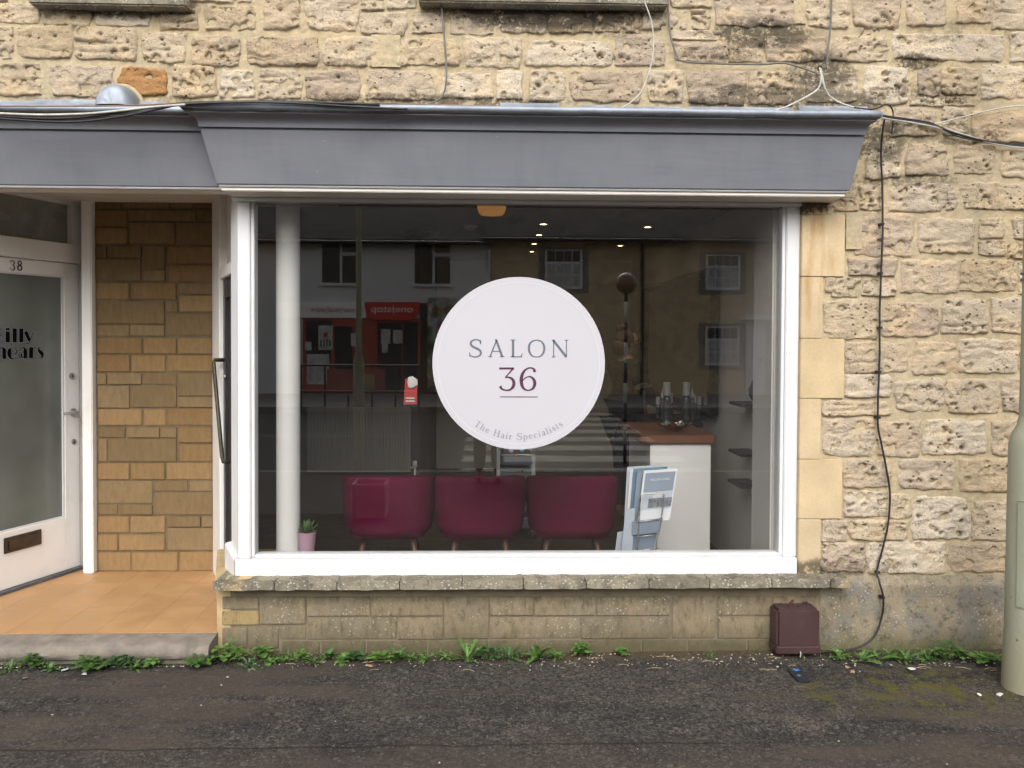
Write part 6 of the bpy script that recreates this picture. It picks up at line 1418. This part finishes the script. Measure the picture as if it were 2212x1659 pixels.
# banner boards on a rail outside the shop
bd = thing('banner_rail', tuple(Q(775, 862, 14.5)), 'black guard rail with printed banners, mirrored in the window', 'railing')
m_ban = simple('pink_banner', (.36,.10,.09), .6, .25, 3); m_bany = simple('yellow_banner', (.42,.34,.15), .6, .25, 3)
for q, mt in (((706,797,832,843),m_ban),((766,808,810,842),m_bany)):
    m = MB(); qb(m, *q, .0 if mt is m_ban else .03, .028 if mt is m_ban else .04, 14.5); m.build('banner', mt, bd)
a, b = Q(650, 846, 14.5), Q(905, 790, 14.5); m = MB()
m.tube([(a.x,a.y-.03,b.z),(b.x,a.y-.03,b.z)], .025, 8); m.tube([(a.x,a.y-.03,a.z),(b.x,a.y-.03,a.z)], .025, 8)
m.build('rail', m_black, bd)
for k in range(6): m = MB(); x = a.x+(b.x-a.x)*k/5; m.tube([(x,a.y-.03,b.z),(x,a.y-.03,-.13)], .022, 8); m.build('post', m_black, bd)
st = thing('stone_house', tuple(Q(1370, 865, YO)), 'brown stone house with white sash windows, mirrored in the window', 'building')
a, b = Q(1051, 518, YO), Q(2100, 870, YO); MB().box(a.x+.01, a.y-9, -.2, b.x, a.y-.05, a.z).build('wall', m_fst, st); roof_on(st, 1051, 2100, 518, 1.05)
def sash(par, u0, v0, u1, v1, nx=4):
    m = MB(); qb(m, u0-13, v0-6, u1+13, v1+9, -.06, -.03); sr = m.build('window_surround', m_pave, par)
    m = MB(); qb(m, u0, v0, u1, v1, -.03, .0); w_ = m.build('window', m_upvc, par); h_ = v1-v0
    for i in range(nx):
        ua, ub = u0+4+(u1-u0-8)*i/nx+.9, u0+4+(u1-u0-8)*(i+1)/nx-.9
        for q, (va, vb) in enumerate(((v0+3, v0+h_*.31), (v0+h_*.36, v0+h_*.63), (v0+h_*.66, v1-7))):
            m = MB(); qb(m, ua, va, ub, vb, .0, .004); m.build('pane', m_fdark if q == 0 else m_grn, w_)
sash(st, 1177.5, 538.6, 1258, 625); sash(st, 1525, 550, 1599, 627); sash(st, 1524, 705, 1597, 790); sash(st, 1800, 550, 1875, 627)
m = MB(); qb(m, 1612, 690, 1652, 862, -.05, .02); dr_ = m.build('door', m_upvc, st); m = MB(); qb(m, 1600, 682, 1664, 691, -.05, .5); m.build('door_canopy', m_upvc, st)
m = MB(); qb(m, 1640, 775, 1644, 779, .02, .06); m.build('knob', m_black, dr_)
m = MB(); a = Q(1388, 521, YO); m.tube([(a.x,a.y+.05,a.z),(a.x,a.y+.05,-.1)], .05, 8); m.build('downpipe', m_black, st)
m = MB(); a = Q(1056, 540, YO); m.tube([(a.x,a.y+.08,a.z),(a.x,a.y+.08,-.1)], .05, 8); m.build('downpipe', m_upvc, st)
# zebra crossing, road lines
zr = -.13
for k in range(9):
    y0 = YK-.5-k*1.16
    if y0-.58 < -14.8: break
    MB().box(-.35, y0-.58, zr+.001, 2.95, y0, zr+.005).build('crossing_stripe', m_roadpaint, bpy.data.objects['road'])
for y in (YK-.32, YK-.52):
    MB().box(-30, y-.05, zr+.001, -.9, y+.05, zr+.0045).build('yellow_line', m_yellow, bpy.data.objects['road'])
MB().box(-30, -10.3, zr+.001, -1.6, -10.2, zr+.0045).build('centre_line', m_roadpaint, bpy.data.objects['road'])
# belisha beacon
bq = Q(1352.7, 612, 7.3); bz = bq.z
be = thing('crossing_beacon', (bq.x, bq.y, -.13), 'black and white striped crossing beacon with amber globe, mirrored in the window', 'beacon')
m = MB(); m.ellipsoid((bq.x,bq.y,bz), (.15,.15,.15), 20, 14); m.build('globe', simple('grey_amber_globe', (.20,.13,.07), .35, .1), be, smooth=True)
z_ = -.13; k = 0
while z_ < bz-.16:
    z2 = min(z_+.29, bz-.13); m = MB(); m.tube([(bq.x,bq.y,z_),(bq.x,bq.y,z2)], .027, 14); m.build('pole_band', m_black if k % 2 == 0 else m_upvc, be, smooth=True); z_ = z2; k += 1
# second lamp post and litter bin on the near kerb
lq = Q(775, 700, 7.0); l2 = thing('lamp_post', (lq.x, lq.y, 0), 'dark lamp post at the kerb, mirrored left in the window', 'lamp post')
MB().lathe([(.075,-.02),(.075,1.35),(.04,1.45),(.035,6.5)], (lq.x,lq.y,0), 18).build('column', m_post, l2, autosmooth=40)
m = MB(); m.ellipsoid((lq.x,lq.y-.4,6.55), (.12,.36,.08), 14, 8); m.build('lantern', m_greyc, l2, smooth=True)
bq2 = Q(801, 1117, 3.40); bi = thing('open_box', (bq2.x, bq2.y, 0), 'open grey carton standing on the pavement, mirrored in the left chair', 'box')
m_bin = simple('grey_carton', (.34,.32,.29), .7, .15)
hb = .32
for x0, y0, x1, y1 in ((-.15,-.15,.15,-.142),(-.15,.142,.15,.15),(-.15,-.1415,-.142,.1415),(.142,-.1415,.15,.1415)): MB().box(bq2.x+x0,bq2.y+y0,.004,bq2.x+x1,bq2.y+y1,hb).build('side_panel', m_bin, bi)
MB().box(bq2.x-.14,bq2.y-.14,.004,bq2.x+.14,bq2.y+.14,.012).build('bottom_panel', m_bin, bi)
